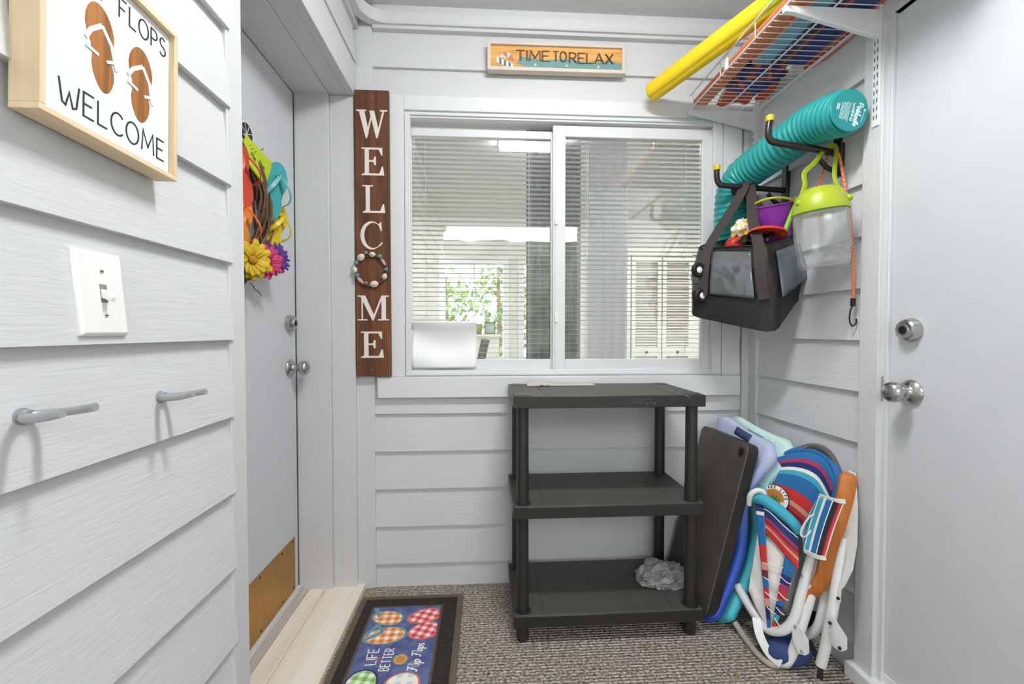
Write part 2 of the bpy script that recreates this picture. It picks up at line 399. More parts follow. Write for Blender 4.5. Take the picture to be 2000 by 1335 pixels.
# door recess: jamb at the back, outer casing, header
m = MB(); m.box((-.765, 1.828, 0), (-.63, 1.86, 2.035)); struct(m.build('trim_2', M_SZ, bevel=.002, off=(0, 0, 0)))
m = MB(); m.box((-.63, 1.842, 0), (LX + .006, 1.87, 2.035)); m.box((LX, 1.862, 0), (-.462, BY + .01, CZ)); struct(m.build('trim_3', M_SZ, bevel=.002, off=(0, 0, 0)), 'corner board between door and window')
m = MB(); m.box((-.765, 1.0, 2.03), (-.63, 1.87, 2.07)); m.box((-.6295, 1.0, 2.036), (LX - .0205, 1.868, 2.0725)); m.box((LX - .02, 1.0025, 2.0355), (LX + .011, 1.861, 2.166))
struct(m.build('trim_4', M_SY, bevel=.002, off=(0, 0, 0)), 'header over the recessed door')
# inner right corner strip, right door casing, right sill
m = MB(); m.box((1.113, 1.853, 0), (RX, BY, CZ)); m.box((RX - .022, 1.80, 0), (RX, 1.8529, CZ)); struct(m.build('trim_5', M_SZ, bevel=.002, off=(0, 0, 0)), 'corner strip right of the window')
m = MB(); m.box((RX - .02, 1.222, .045), (RX + .02, 1.287, 2.41)); m.box((RX - .006, 1.206, .045), (RX + .02, 1.23, 2.0)); m.box((RX - .02, .28, 1.985), (RX + .02, 1.222, 2.07))
struct(m.build('trim_6', M_SZ, bevel=.002, off=(0, 0, 0)), 'casing round the right hand door')
m = MB(); m.box((RX - .04, .25, .0), (RX + .04, 1.30, .048)); struct(m.build('trim_7', plain('sill_paint', 'E4E4E3', .45), bevel=.003, off=(0, 0, 0)), 'white sill below the right hand door')
# ceiling moulding with a swept inner corner
def zc(x, y, Y): return onY(x, y, Y).z
pts = [V((LX + .035, -1.75, 2.352)), V((LX + .035, 1.70, 2.352))] + [V((LX + .035 + .11 * (1 - math.cos(R(a))), 1.70 + .11 * math.sin(R(a)), 2.352)) for a in range(10, 91, 10)] + [V((RX + .0, 1.81, 2.352))]
pts = [V((p.x, min(p.y + .045, 1.855), p.z)) for p in pts]
prof = [(-.022, -.024), (.016, -.024), (.022, -.016), (.022, .022), (-.022, .024)]
m = MB(); m.sweep(pts, prof, up=(0, 0, 1)); struct(m.build('trim_8', M_SX, smooth=40, off=(0, 0, 0)), 'grey moulding bent round the ceiling corner')
m = MB(); m.box((-.46, BY - .03, 2.315), (RX, BY, 2.41)); m.box((LX, -1.8, 2.315), (LX + .022, 1.86, 2.41)); struct(m.build('trim_9', M_SX, bevel=.002, off=(0, 0, 0)))
# ---- left door
DX = -.765
m = MB(); m.box((DX - .04, .92, .035), (DX, 1.822, 2.03)); d1 = struct(m.build('door_1', M_DOOR, bevel=.002, off=(0, 0, 0)), 'flat grey door in the left recess')
m = MB(); m.tube([(DX - .006, 1.826, .03), (DX - .006, 1.826, 2.03)], .0055, 8); m.tube([(DX - .006, 1.83, 2.027), (DX - .006, 1.0, 2.027)], .005, 8); m.build('weather_seal', M_GASK, d1)
m = MB()
poly = [(1.0, .045), (1.772, .045), (1.772, .245), (1.0, .245)]
m.box((DX, .95, .05), (DX + .0016, 1.79, .262)); kp = m.build('kick_plate', plain('brass', 'D6A04A', .33, .85, var=.12, stretch=(1, 4, 1)), d1); pl(kp, 'brass kick plate')
m = MB()
for yy in (1.04, 1.2, 1.36, 1.52, 1.68, 1.775):
    for zz in (.064, .248): m.ball((DX + .002, yy, zz), (.002, .004, .004), 8)
m.build('screws', M_DARKMET, kp)
m = MB(); m.box((DX, .95, .03), (DX + .012, 1.82, .048)); m.build('door_sweep', M_VINYL, d1)
def knob(parent, M, side=1):
    m = MB(); m.lathe([(0, 0), (.032, 0), (.034, .004), (.031, .010), (.021, .014), (.0145, .018), (.0125, .03), (.0145, .036), (.022, .041), (.0275, .05), (.0285, .058), (.0265, .066), (.02, .0725), (.012, .0745), (0, .0745)], 28, M)
    k = m.build('door_knob', M_CHROME, parent, smooth=50); pl(k, 'round satin metal knob')
    m = MB(); m.lathe([(0, .0746), (.007, .0746), (.008, .076), (0, .0765)], 14, M); m.box((-.0008, -.005, .0764), (.0008, .005, .0772), M); m.build('keyhole', M_CHROME, k)
def deadbolt(parent, M):
    m = MB(); m.lathe([(0, 0), (.032, 0), (.033, .004), (.0285, .022), (.024, .026), (.016, .027), (.015, .0285), (0, .0285)], 28, M)
    k = m.build('deadbolt', M_CHROME, parent, smooth=30); pl(k, 'tapered satin deadbolt')
    m = MB(); m.lathe([(.012, .0285), (.010, .03), (0, .03)], 14, M); m.box((-.001, -.006, .030), (.001, .006, .0308), M); m.build('keyhole', M_DARKMET, k)
for (px, py, f) in ((565, 718, knob), (563, 631, deadbolt)):
    p = onX(px, py, DX); f(d1, Fm((DX, p.y, p.z), (0, 1, 0), (0, 0, 1)))
# ---- right door
m = MB(); m.box((RX + .004, .31, .052), (RX + .044, 1.206, 1.98)); d2 = struct(m.build('door_2', M_DOOR, bevel=.002, off=(0, 0, 0)), 'flat grey door at the right')
for (px, py, f) in ((1779, 765, knob), (1779, 644, deadbolt)):
    p = onX(px, py, RX); f(d2, Fm((RX + .004, p.y, p.z), (0, -1, 0), (0, 0, 1)))
m = MB(); p = onX(1727, 758, RX); m.box((RX - .008, p.y - .004, p.z - .035), (RX + .01, p.y + .008, p.z + .035)); m.build('strike_plate', M_CHROME, d2)
m = MB(); m.box((RX + .0, .3, .045), (RX + .01, 1.206, .075)); m.build('door_sweep', M_VINYL, d2)
# ---- step in front of the left door
st = thing('doorstep', (-.64, 1.4, 0), 'pale painted wooden step below the recessed left door', 'step')
m = MB(); m.box((-.66, .95, 0), (-.505, 1.862, .022)); m.build('board', M_STEP, st, bevel=.002)
m = MB(); m.box((-.725, .95, 0), (-.661, 1.845, .024)); m.build('board', M_STEP, st, bevel=.002)
m = MB(); m.box((-.77, .95, 0), (-.726, 1.83, .030)); m.box((-.762, .95, .03), (-.75, 1.826, .036)); pl(m.build('threshold', plain('threshold_metal', 'D6CFC6', .4, .3), st, bevel=.002), 'pale metal threshold strip')

# ================================================================== WINDOW
wr = bpy.data.objects.new('window_1', None); COL.objects.link(wr); wr.location = (.33, BY, .8); ORG['window_1'] = V((.33, BY, .8)); struct(wr, 'white sliding window with two panes')
YC = BY - .028
cu0, cu1 = onY(738, 480, YC).x, onY(1447, 500, YC).x
ct, cti = onY(765, 184, YC).z, onY(765, 213, YC).z
ci0, ci1 = onY(790, 480, YC).x, onY(1412, 500, YC).x
cb, cbi = onY(740, 777, YC).z, onY(740, 736, YC).z
def ringboxes(m, a0, a1, b0, b1, i0, i1, j0, j1, y0, y1):
    m.box((a0, y0, b0), (i0, y1, b1)); m.box((i1, y0, b0), (a1, y1, b1)); m.box((i0, y0, b0), (i1, y1, j0)); m.box((i0, y0, j1), (i1, y1, b1))
m = MB(); m.box((cu0, YC, cbi), (ci0, BY, ct)); m.box((ci1, YC, cbi), (cu1, BY, ct)); m.box((ci0, YC, cti), (ci1, BY, ct)); m.build('casing', M_VINYL, wr, bevel=.002)
m = MB(); m.box((cu0 - .004, YC - .010, cb), (cu1, BY, cbi)); m.build('sill_apron', M_VINYL, wr, bevel=.003)
# vinyl main frame
f0, f1 = ci0 - .01, ci1 + .01
fi0, fi1 = onY(801, 480, BY).x, onY(1385, 500, BY).x
fz0, fz1 = onY(900, 722, BY).z, onY(900, 236, BY).z
m = MB(); ringboxes(m, f0, f1, cbi - .01, cti + .01, fi0 - .006, fi1 + .012, fz0, fz1, BY - .018, BY + .07); ringboxes(m, f0 + .012, f1 - .012, cbi + .005, cti - .012, fi0 + .006, fi1 + .004, fz0 - .01, fz1 + .008, BY - .026, BY + .0)
m.build('frame', M_VINYL, wr, bevel=.002)
def sash(a0, a1, b0, b1, g0, g1, h0, h1, y, nm='sash'):
    m = MB(); ringboxes(m, a0, a1, b0, b1, g0, g1, h0, h1, y, y + .022); ringboxes(m, a0 + .008, a1 - .008, b0 + .006, b1 - .006, g0 + .004, g1 - .004, h0 + .004, h1 - .004, y - .004, y + .01)
    s = m.build(nm, M_VINYL, wr, bevel=.002)
    m = MB(); m.box((g0 - .004, y + .010, h0 - .004), (g1 + .004, y + .013, h1 + .004)); m.build('pane', M_GLASS, s, smooth=0)
    m = MB(); ringboxes(m, g0 - .001, g1 + .001, h0 - .001, h1 + .001, g0 + .0025, g1 - .0025, h0 + .0025, h1 - .0025, y + .006, y + .009); m.build('gasket', M_GASK, s, smooth=0)
YL, YR = BY + .024, BY - .004
Lz = [onY(900, q, YL).z for q in (722, 703, 266, 252)]; Rz = [onY(1240, q, YR).z for q in (722, 702, 269, 249)]
sash(fi0 - .01, onY(1098, 500, YL).x, Lz[0] - .01, Lz[3], onY(803, 480, YL).x, onY(1077, 480, YL).x, Lz[1], Lz[2], YL)
sash(onY(1080, 480, YR).x, fi1 + .006, Rz[0] - .005, Rz[3], onY(1102, 480, YR).x, onY(1372, 480, YR).x, Rz[1], Rz[2], YR)
m = MB()
for a in (onY(1083, 430, YR), onY(1083, 620, YR)): m.box((a.x, YR - .012, a.z - .02), (a.x + .012, YR - .003, a.z + .02))
m.build('latch', M_WPLAS, wr, bevel=.002)
# ================================================================== PORCH LAMP (on the ceiling, above the frame; seen mirrored in the glass)
pl_ = thing('ceiling_lamp', (.32, .74, CZ), 'white flush ceiling lamp mirrored at the top of the left window pane', 'lamp')
m = MB(); m.box((.09, .66, CZ - .022), (.55, .82, CZ)); m.build('housing', M_WPLAS, pl_, bevel=.004)
m = MB(); m.sweep([(.10, .74, CZ - .022), (.54, .74, CZ - .022)], [(.07 * math.cos(R(a)), -.045 * math.sin(R(a))) for a in range(0, 181, 15)], up=(0, 0, 1))
m.build('diffuser', emis('lamp_glow', 'FBFCFF', LAMP_STRENGTH), pl_)
# ================================================================== ROOM BEHIND THE WINDOW
YW = 5.3
M_IN = plain('room_wall', 'D4D0C8', .7, var=.02); M_INC = plain('room_ceiling', 'C9C7C3', .8, var=.02)
wa = onY(866, 600, YW).x, onY(986, 600, YW).x; wb = onY(1020, 600, YW).x, onY(1076, 600, YW).x; wz = onY(930, 700, YW).z, onY(930, 512, YW).z
m = MB(); m.box((-1.7, YW, -.05), (wa[0], YW + .12, 2.5)); m.box((wa[1], YW, -.05), (wb[0], YW + .12, 2.5)); m.box((wb[1], YW, -.05), (3.3, YW + .12, 2.5))
for a in (wa, wb): m.box((a[0], YW, -.05), (a[1], YW + .12, wz[0])); m.box((a[0], YW, wz[1]), (a[1], YW + .12, 2.5))
struct(m.build('wall_far', M_IN, off=(0, 0, 0)))
m = MB(); m.box((-1.8, 1.98, -.05), (-1.7, YW + .1, 2.5)); m.box((3.3, 1.98, -.05), (3.4, YW + .1, 2.5)); struct(m.build('wall_side', M_IN, off=(0, 0, 0)))
m = MB(); m.box((-1.8, 2.0, 2.44), (3.4, YW + .1, 2.5)); struct(m.build('ceiling', M_INC, off=(0, 0, 0)), 'ceiling of the room behind the window')
m = MB(); m.box((-1.8, 2.0, -.06), (3.4, YW + .1, 0)); struct(m.build('floor', plain('room_floor', '8E8C88', .6), off=(0, 0, 0)), 'floor of the room behind the window')
w2 = None
for i, a in enumerate((wa, wb)):
    m = MB(); ringboxes(m, a[0] - .05, a[1] + .05, wz[0] - .05, wz[1] + .05, a[0] + .02, a[1] - .02, wz[0] + .02, wz[1] - .02, YW - .015, YW + .05)
    if i == 0:
        m.box(((a[0] + a[1]) / 2 - .012, YW + .01, wz[0]), ((a[0] + a[1]) / 2 + .012, YW + .04, wz[1]))
    struct(m.build('window_%d' % (i + 2), M_VINYL, off=(0, 0, 0)), 'far window with trees outside')
rl = thing('room_fill', (-1.3, 4.1, 2.42), 'unseen round fill light added to brighten the room behind the window', 'lamp')  # out of view, added only to brighten the back room
m = MB(); m.lathe([(0, -.02), (.17, -.02), (.19, .0), (.18, .02), (0, .02)], 28, Matrix.Translation((-1.3, 4.1, 2.42))); m.build('fill_disc', emis('room_fill_glow', 'F6F9FF', ROOM_FILL), rl)
rl = thing('room_fill', (2.7, 3.9, 2.42), 'unseen round fill light added to brighten the closet side of the room', 'lamp')  # second out-of-view fill, added so the closet doors are lit
m = MB(); m.lathe([(0, -.02), (.17, -.02), (.19, .0), (.18, .02), (0, .02)], 28, Matrix.Translation((2.7, 3.9, 2.42))); m.build('fill_disc', bpy.data.materials['room_fill_glow'], rl)
# blinds on the near window
bl = thing('window_blind', (.33, BY + .07, .88), 'white slatted blind hanging inside the sliding window', 'blind')
bx0, bx1, by = HU0 + .012, HU1 - .012, BY + .066
m = MB(); z = .905; n = 0
M_SLAT = plain('blind_slat', 'E2E2E1', .45, var=.01)
while z < 1.985:
    for k in range(4):
        pass
    prf = [(-.0125, -.0006), (-.005, .0006), (.005, .0008), (.0125, -.0002)]
    vs = [(x, by + p[0], z + p[1] + p[0] * -.07) for x in (bx0, bx1) for p in prf]
    m.add(vs, [(i, i + 1, 5 + i, 4 + i) for i in range(3)]); z += .0205
m.build('slats', M_SLAT, bl, solid=.0005)
m = MB(); m.box((bx0, by - .014, 1.98), (bx1, by + .014, 2.008)); m.build('headrail', M_WPLAS, bl)
m = MB(); m.box((bx0, by - .012, .872), (bx1, by + .012, .888)); m.build('bottom_rail', M_WPLAS, bl)
for px in (832, 1033, 1143, 1336):
    x = onY(px, 480, by).x; m = MB(); m.tube([(x, by - .0135, .88), (x, by - .0135, 1.985)], .0007, 5); m.tube([(x, by + .0135, .88), (x, by + .0135, 1.985)], .0007, 5); m.build('ladder_cord', M_WPLAS, bl)
x = onY(1144, 480, by).x + .004
m = MB(); m.tube([(x, by - .02, 1.35), (x, by - .02, 1.94)], .002, 6); m.build('wand', sheer('clear_rod', 'E8E8E8', .6), bl)
def curtain(name, x0, x1, y, z0, z1, mat, label, folds, amp=.018):
    m = MB(); m.grid(lambda u, v: V((x0 + (x1 - x0) * u, y + amp * math.sin(u * folds * 2 * math.pi + .6 * v) * (.6 + .4 * v), z1 + (z0 - z1) * v)), folds * 10, 8)
    return tag(m.build(name, mat, solid=.0012), label, 'curtain')
M_CUR = drape('grey_curtain', '97989C', .3); M_SHEER = drape('sheer_curtain', 'F4F4F6', .5)
curtain('curtain', onY(1028, 480, 2.07).x, onY(1134, 480, 2.07).x, 2.07, .05, 2.2, M_CUR, 'grey pleated curtain seen through the blind behind the meeting rail', 7)
curtain('curtain', onY(1150, 480, 2.16).x, onY(1226, 480, 2.16).x, 2.16, .05, 2.2, M_SHEER, 'white sheer curtain seen through the right pane', 4, .010)
# louvred closet doors on the far wall
M_CL = plain('closet_paint', 'E4E0D6', .5, var=.02)
cx = [onY(p, 600, YW).x for p in (1150, 1230, 1290, 1350)]
c0, c1 = onY(1250, 497, YW).z, .02
names = ['leftmost louvred closet door on the far wall, half behind the sheer curtain', 'white louvred closet door in the middle of the three', 'rightmost white louvred closet door on the far wall']
for i in range(3):
    a, b = cx[i] + .006, cx[i + 1] - .006
    t = thing('closet_door', ((a + b) / 2, YW - .03, .02), names[i], 'closet door', 'closet doors on the far wall')
    m = MB(); z1 = c0 - .02
    m.box((a, YW - .05, c1), (a + .05, YW - .015, z1)); m.box((b - .05, YW - .05, c1), (b, YW - .015, z1))
    for (q0, q1) in ((c1, .12), (.78, .88), (z1 - .08, z1)): m.box((a + .05, YW - .05, q0), (b - .05, YW - .015, q1))
    m.build('stile_frame', M_CL, t)
    m = MB()
    for (q0, q1) in ((.12, .78), (.88, z1 - .08)):
        q = q0 + .012
        while q < q1 - .01:
            m.add([(a + .05, YW - .046, q - .01), (b - .05, YW - .046, q - .01), (b - .05, YW - .02, q + .016), (a + .05, YW - .02, q + .016)], [(0, 1, 2, 3)]); q += .034
    m.build('louvres', M_CL, t, solid=.006, smooth=0)
    m = MB(); m.ball(((a + b) / 2, YW - .065, .83), .016, 12); m.build('knob', M_DARKMET, t)
m = MB(); m.box((cx[0] - .04, YW - .02, c0 - .012), (cx[3] + .08, YW - .002, c0 + .09)); m.box((cx[3] + .002, YW - .02, 0), (cx[3] + .08, YW - .002, c0)); struct(m.build('trim_10', M_CL, off=(0, 0, 0)))
# picture frames, sideboard, chair in the far room
def pic(px0, py0, px1, py1, Y, col, label, fr):
    a = onY(px0, py1, Y); b = onY(px1, py0, Y)
    t = thing('picture_frame', ((a.x + b.x) / 2, Y, a.z), label, 'picture frame', 'picture frames in the room behind the window')
    m = MB(); ringboxes(m, a.x, b.x, a.z, b.z, a.x + .012, b.x - .012, a.z + .012, b.z - .012, Y, Y + .02); m.build('frame', fr, t)
    m = MB(); m.box((a.x + .01, Y + .008, a.z + .01), (b.x - .01, Y + .016, b.z - .01)); m.build('picture', plain('landscape_' + col, col, .6, var=.25), t)
    return a
M_FRB = plain('dark_frame', '3B3A22', .5)
ca = onY(885, 700, 4.6); cb_ = onY(975, 640, 4.6)
sb = thing('sideboard', ((ca.x + cb_.x) / 2, 4.75, 0), 'cream sideboard in the room behind the window', 'sideboard')
zt = onY(930, 652, 4.6).z
m = MB(); m.box((ca.x, 4.6, .1), (cb_.x, 4.95, zt - .03)); m.build('body', M_CL, sb, bevel=.004)
m = MB(); m.box((ca.x - .02, 4.58, zt - .03), (cb_.x + .02, 4.97, zt)); m.build('top', M_CL, sb, bevel=.004)
for qx in (ca.x + .04, cb_.x - .04):
    for qy in (4.64, 4.9): m = MB(); m.box((qx - .02, qy - .02, 0), (qx + .02, qy + .02, .1)); m.build('leg', M_CL, sb)
Yp = 4.85
a_ = onY(918, 616, Yp).z
def picz(px0, px1, h, Y, z, col, label):
    a = onY(px0, 600, Y).x; b = onY(px1, 600, Y).x
    t = thing('picture_frame', ((a + b) / 2, Y, z), label, 'picture frame', 'picture frames in the room behind the window')
    m = MB(); ringboxes(m, a, b, z, z + h, a + .012, b - .012, z + .012, z + h - .012, Y, Y + .02); m.build('frame', M_FRB, t)
    m = MB(); m.box((a + .01, Y + .008, z + .01), (b - .01, Y + .016, z + h - .01)); m.build('picture', plain('landscape_' + col, col, .6, var=.25), t)
picz(918, 941, .11, 4.9, zt, 'B7A94C', 'small dark framed ochre picture on the sideboard, left one')
picz(946, 968, .13, 4.68, zt, '9DB8A2', 'small framed pale green picture on the sideboard, right one')
ch = thing('desk_chair', (onY(942, 660, 3.6).x, 3.6, 0), 'black office chair seen low through the left window pane', 'chair')
cxx = ch.location.x
m = MB(); M = Matrix.Translation((cxx, 3.62, .9)) @ Matrix.Rotation(R(12), 4, 'Y'); m.grid(lambda u, v: V((-.03 + .06 * u, .03 * math.cos(u * 3), .02 + .2 * (v - .5))), 6, 6, M); m.build('backrest', M_BLACK, ch, solid=.02)
m = MB(); m.tube(sm([(cxx - .015, 3.64, .86), (cxx - .03, 3.62, .65), (cxx - .05, 3.6, .5)], 5), .015); m.build('back_stem', M_BLACK, ch)
m = MB(); m.box((cxx - .25, 3.35, .46), (cxx + .2, 3.8, .52)); m.build('seat', M_BLACK, ch, bevel=.02)
m = MB(); m.tube([(cxx - .02, 3.58, .06), (cxx - .02, 3.58, .46)], .025); m.build('column', M_DARKMET, ch)
for k in range(5):
    a = k * 2 * math.pi / 5; m = MB(); m.tube([(cxx - .02, 3.58, .09), (cxx - .02 + .26 * math.cos(a), 3.58 + .26 * math.sin(a), .05)], .018); m.ball((cxx - .02 + .26 * math.cos(a), 3.58 + .26 * math.sin(a), .025), .025, 10); m.build('leg', M_BLACK, ch)
# trees outside the far window
ML1 = plain('leaf_green', '8FAE5A', .6, var=.3); ML2 = plain('leaf_dark', '5F8040', .6, var=.3); MT = plain('bark', '6B5A48', .9)
m = MB(); m.box((-9, YW + .3, -.3), (9, 16, -.1)); struct(m.build('ground', plain('lawn', '7E9A55', .9), off=(0, 0, 0)), 'lawn beyond the far window')
for i, (tx, ty, hh) in enumerate(((-.75, 8.2, 2.6), (.25, 9.0, 3.0), (1.0, 8.4, 2.5))):
    t = thing('tree', (tx, ty, -.1), ['leafy tree outside the far window, on its left side', 'tallest leafy tree outside the middle of the far windows', 'leafy tree outside the narrow far window'][i], 'tree', 'trees outside the far window')
    m = MB(); m.tube([(tx, ty, -.1), (tx + .03, ty, 1.0), (tx, ty, hh * .8)], .06, radii=[.08, .06, .03]); m.build('trunk', MT, t)
    m = MB(); rr = random.Random(i)
    for k in range(420):
        d = V((rr.gauss(0, 1), rr.gauss(0, 1), rr.gauss(0, 1))).normalized() * rr.uniform(.3, 1)
        c = V((tx + d.x * .75, ty + d.y * .6, hh * .55 + d.z * hh * .42)); q = V((rr.gauss(0, 1), rr.gauss(0, 1), rr.gauss(0, 1))).normalized(); p = q.orthogonal().normalized(); q = q.cross(p); s_ = rr.uniform(.05, .1)
        m.add([c - p * s_, c - q * s_ * .5, c + p * s_, c + q * s_ * .5], [(0, 1, 2, 3)], None, rr.randint(0, 1))
    m.build('foliage', [ML1, ML2], t, smooth=0)

# leafy screen added across from the porch to block sky mirrored in the glass
m = MB(); rr = random.Random(11)
m.grid(lambda u, v: V((-7 + 14 * u, -5.4 - 1.0 * abs(math.sin(v * 3.14)) * 0 + .25 * noise.noise((u * 30, v * 9, 1)) - (.0 if v < .75 else (v - .75) * 4), -.03 + min(v / .75, 1) * 3.0 + .04 * noise.noise((u * 60, v * 5, 7)) * min(1, v * 3))), 140, 24)
tag(m.build('added_hedge', plain('hedge_green', '8C9184', .9, var=.3, bump=.8, bscale=9), smooth=0), 'tall clipped screen added opposite the porch to darken its reflection in the window', 'added_hedge')
# ================================================================== LEFT WALL AND DOOR
# ---- flip flop sign
sx = -.494; sY0, sY1, sZ0, sZ1 = onX(76, 205, sx).y, onX(346, 330, sx).y, (onX(76, 207, sx).z + onX(341, 352, sx).z) / 2, onX(355, 70, sx).z
sg = thing('wall_sign', (LX, .6, sZ0), 'square pine framed sign with two flip flops and lettering on the left wall', 'sign')
m = MB(); t_ = .0075
for (a, b, c, d, mm) in ((sY0, sY1, sZ0, sZ0 + t_, 0), (sY0, sY1, sZ1 - t_, sZ1, 0), (sY0, sY0 + t_, sZ0 + t_, sZ1 - t_, 1), (sY1 - t_, sY1, sZ0 + t_, sZ1 - t_, 1)):
    m.box((-.527, a, c), (sx, b, d), None, mm)
m.build('frame', [M_PINEY, M_PINE], sg, bevel=.0008)
FS = Fm((sx - .009, 0, 0), (0, 1, 0), (0, 0, 1))
m = MB(); m.box((-.515, sY0 + .008, sZ0 + .008), (sx - .009, sY1 - .008, sZ1 - .008)); m.build('panel', plain('sign_panel', 'E6EEEC', .5, var=.01), sg)
M_INK = plain('cut_letter', '2B2A2A', .7); M_CUTB = wood('brown_sole', [(.3, '5A3517'), (.45, '8F5A26'), (.6, 'B9783A'), (.75, '6B421E')], 2, .6, 30)
m = MB(); ly = lambda x, y: (onX(x, y, sx - .009).y, onX(x, y, sx - .009).z)
zf = (ly(237, 30)[1] + ly(318, 108)[1]) / 2; write_fit(m, 'FLOPS', ly(224, 0)[0], ly(316, 90)[0], zf, .027, .0021, FS, gap=.2); m.build('lettering', M_INK, sg, smooth=0); m = MB(); write_fit(m, 'FLIP', ly(232, 0)[0] - .085, ly(232, 0)[0] - .02, zf, .027, .0021, FS, gap=.2)
m.build('lettering', M_INK, sg, smooth=0)
m = MB(); zf = (ly(130, 207)[1] + ly(308, 305)[1]) / 2; write_fit(m, 'WELCOME', ly(112, 190)[0], ly(318, 290)[0], zf, .03, .0021, FS, gap=.2); m.build('lettering', M_INK, sg, smooth=0)
def sole(cy, cz, L, W, tilt, n=28, toe=1.0):
    pts = []
    for i in range(n):
        a = 2 * math.pi * i / n; x = math.cos(a); z = math.sin(a)
        wd = W / 2 * (1.0 + .16 * z - .36 * math.exp(-((z + .1) / .32) ** 2))
        px_, pz = x * wd, z * L / 2; c, s = math.cos(tilt), math.sin(tilt)
        pts.append((cy + px_ * c - pz * s, cz + px_ * s + pz * c))
    return pts
for (cy, cz, L, tl) in ((*ly(192, 90), .112, .10), (*ly(270, 160), .108, .0)):
    m = MB(); m.prism(sole(cy, cz, L, .046, tl), 0, .0006, FS); s = m.build('flip_flop_cutout', M_CUTB, sg, smooth=0); pl(s, 'brown sole shape')
    m = MB(); c, q = math.cos(tl), math.sin(tl); rot = lambda x, z: (cy + x * c - z * q, cz + x * q + z * c)
    tp = rot(.003, L * .27); poly_stroke(m, [rot(-.023, L * .02), rot(-.015, L * .14), tp], .0055, .0006, .0012, FS); poly_stroke(m, [tp, rot(.016, L * .1), rot(.020, -L * .1), rot(.022, -L * .16)], .0055, .0006, .0012, FS)
    m.build('strap', plain('sign_panel', 'E6EEEC'), s, smooth=0)
    m = MB(); poly_stroke(m, [rot(-.0235, -L * .06), rot(-.006, -L * .10)], .004, .0006, .0015, FS); poly_stroke(m, [rot(.023, -L * .06), rot(.006, -L * .12)], .004, .0006, .0015, FS); m.build('strap', plain('sign_panel', 'E6EEEC'), s, smooth=0)
sg.rotation_euler = (-.035, 0, 0)
# ---- light switch
pa, pb = onX(146, 566, LX + .014), onX(240, 580, LX + .014)
z0, z1 = onX(200, 656, LX + .014).z, onX(180, 488, LX + .014).z
sw = thing('light_switch', (LX, (pa.y + pb.y) / 2, z0), 'white light switch plate on the left siding', 'light switch')
FW_ = Fm((LX + .0125, (pa.y + pb.y) / 2, (z0 + z1) / 2), (0, 1, 0), (-.086, 0, 1)); hw, hh = (pb.y - pa.y) / 2, (z1 - z0) / 2
m = MB(); m.add([(-hw, -hh, -.004), (hw, -hh, -.004), (hw, hh, -.004), (-hw, hh, -.004), (-hw, -hh, .002), (hw, -hh, .002), (hw, hh, .002), (-hw, hh, .002), (-hw + .004, -hh + .004, .006), (hw - .004, -hh + .004, .006), (hw - .004, hh - .004, .006), (-hw + .004, hh - .004, .006)],
      [(0, 3, 2, 1), (0, 1, 5, 4), (1, 2, 6, 5), (2, 3, 7, 6), (3, 0, 4, 7), (4, 5, 9, 8), (5, 6, 10, 9), (6, 7, 11, 10), (7, 4, 8, 11), (8, 9, 10, 11)], FW_)
m.build('plate', M_WPLAS, sw, bevel=.0012)
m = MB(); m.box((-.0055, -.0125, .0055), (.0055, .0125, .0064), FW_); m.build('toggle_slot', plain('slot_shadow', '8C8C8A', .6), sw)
m = MB(); m.add([(-.0045, -.006, .006), (.0045, -.006, .006), (.0045, .006, .006), (-.0045, .006, .006), (-.0035, -.012, .017), (.0035, -.012, .017), (.0035, -.006, .019), (-.0035, -.006, .019)], [(0, 1, 5, 4), (1, 2, 6, 5), (2, 3, 7, 6), (3, 0, 4, 7), (4, 5, 6, 7)], FW_); m.build('toggle', M_WPLAS, sw, bevel=.0006)
for zz in (.030, -.030):
    m = MB(); m.lathe([(0, .0058), (.0032, .0058), (.0028, .0070), (0, .0074)], 12, FW_ @ Matrix.Translation((0, zz, 0))); s = m.build('screw', plain('screw_white', 'C9C8C4', .4, .4), sw)
    m = MB(); m.box((-.0025, zz - .0004, .0070), (.0025, zz + .0004, .0076), FW_); m.build('screw_slot', M_DARKMET, s)
# ---- two painted coat hooks
M_HOOK = plain('hook_paint', 'A5A6A8', .3, .2, var=.03)
for i, (r0, e1, e2) in enumerate((((38, 812), (122, 815), (187, 799)), ((310, 768), (378, 775), (402, 767)))):
    a = onX(*r0, LX + .016); b = onX(*e1, -.468); c = onX(*e2, -.466)
    zz = a.z; zh = (b.z + c.z) / 2
    h = thing('coat_hook', (LX, a.y, zz), ['grey painted two prong hook on the left siding, nearer the frame edge', 'grey painted two prong hook on the left siding, nearer the door'][i], 'hook', 'two prong hooks on the left wall')
    m = MB(); mid = (b.y + c.y) / 2
    m.tube(sm([(b.x, b.y, zh + .004), (-.49, b.y + .001, zh - .001), (-.51, b.y + .004, zh - .003), (-.522, mid - .004, zh - .003), (-.522, mid + .006, zh - .002), (-.51, c.y - .003, zh - .002), (-.49, c.y - .0005, zh), (c.x, c.y, zh + .004)], 7), .0052, 12); m.build('prongs', M_HOOK, h)
    m = MB(); m.tube([(LX + .005, mid, zh - .003), (-.52, mid, zh - .003)], .008, 12); m.lathe([(0, 0), (.011, 0), (.010, .004), (0, .004)], 16, Fm((LX + .008, mid, zh - .003), (0, 1, 0), (0, 0, 1))); m.build('base', M_HOOK, h)
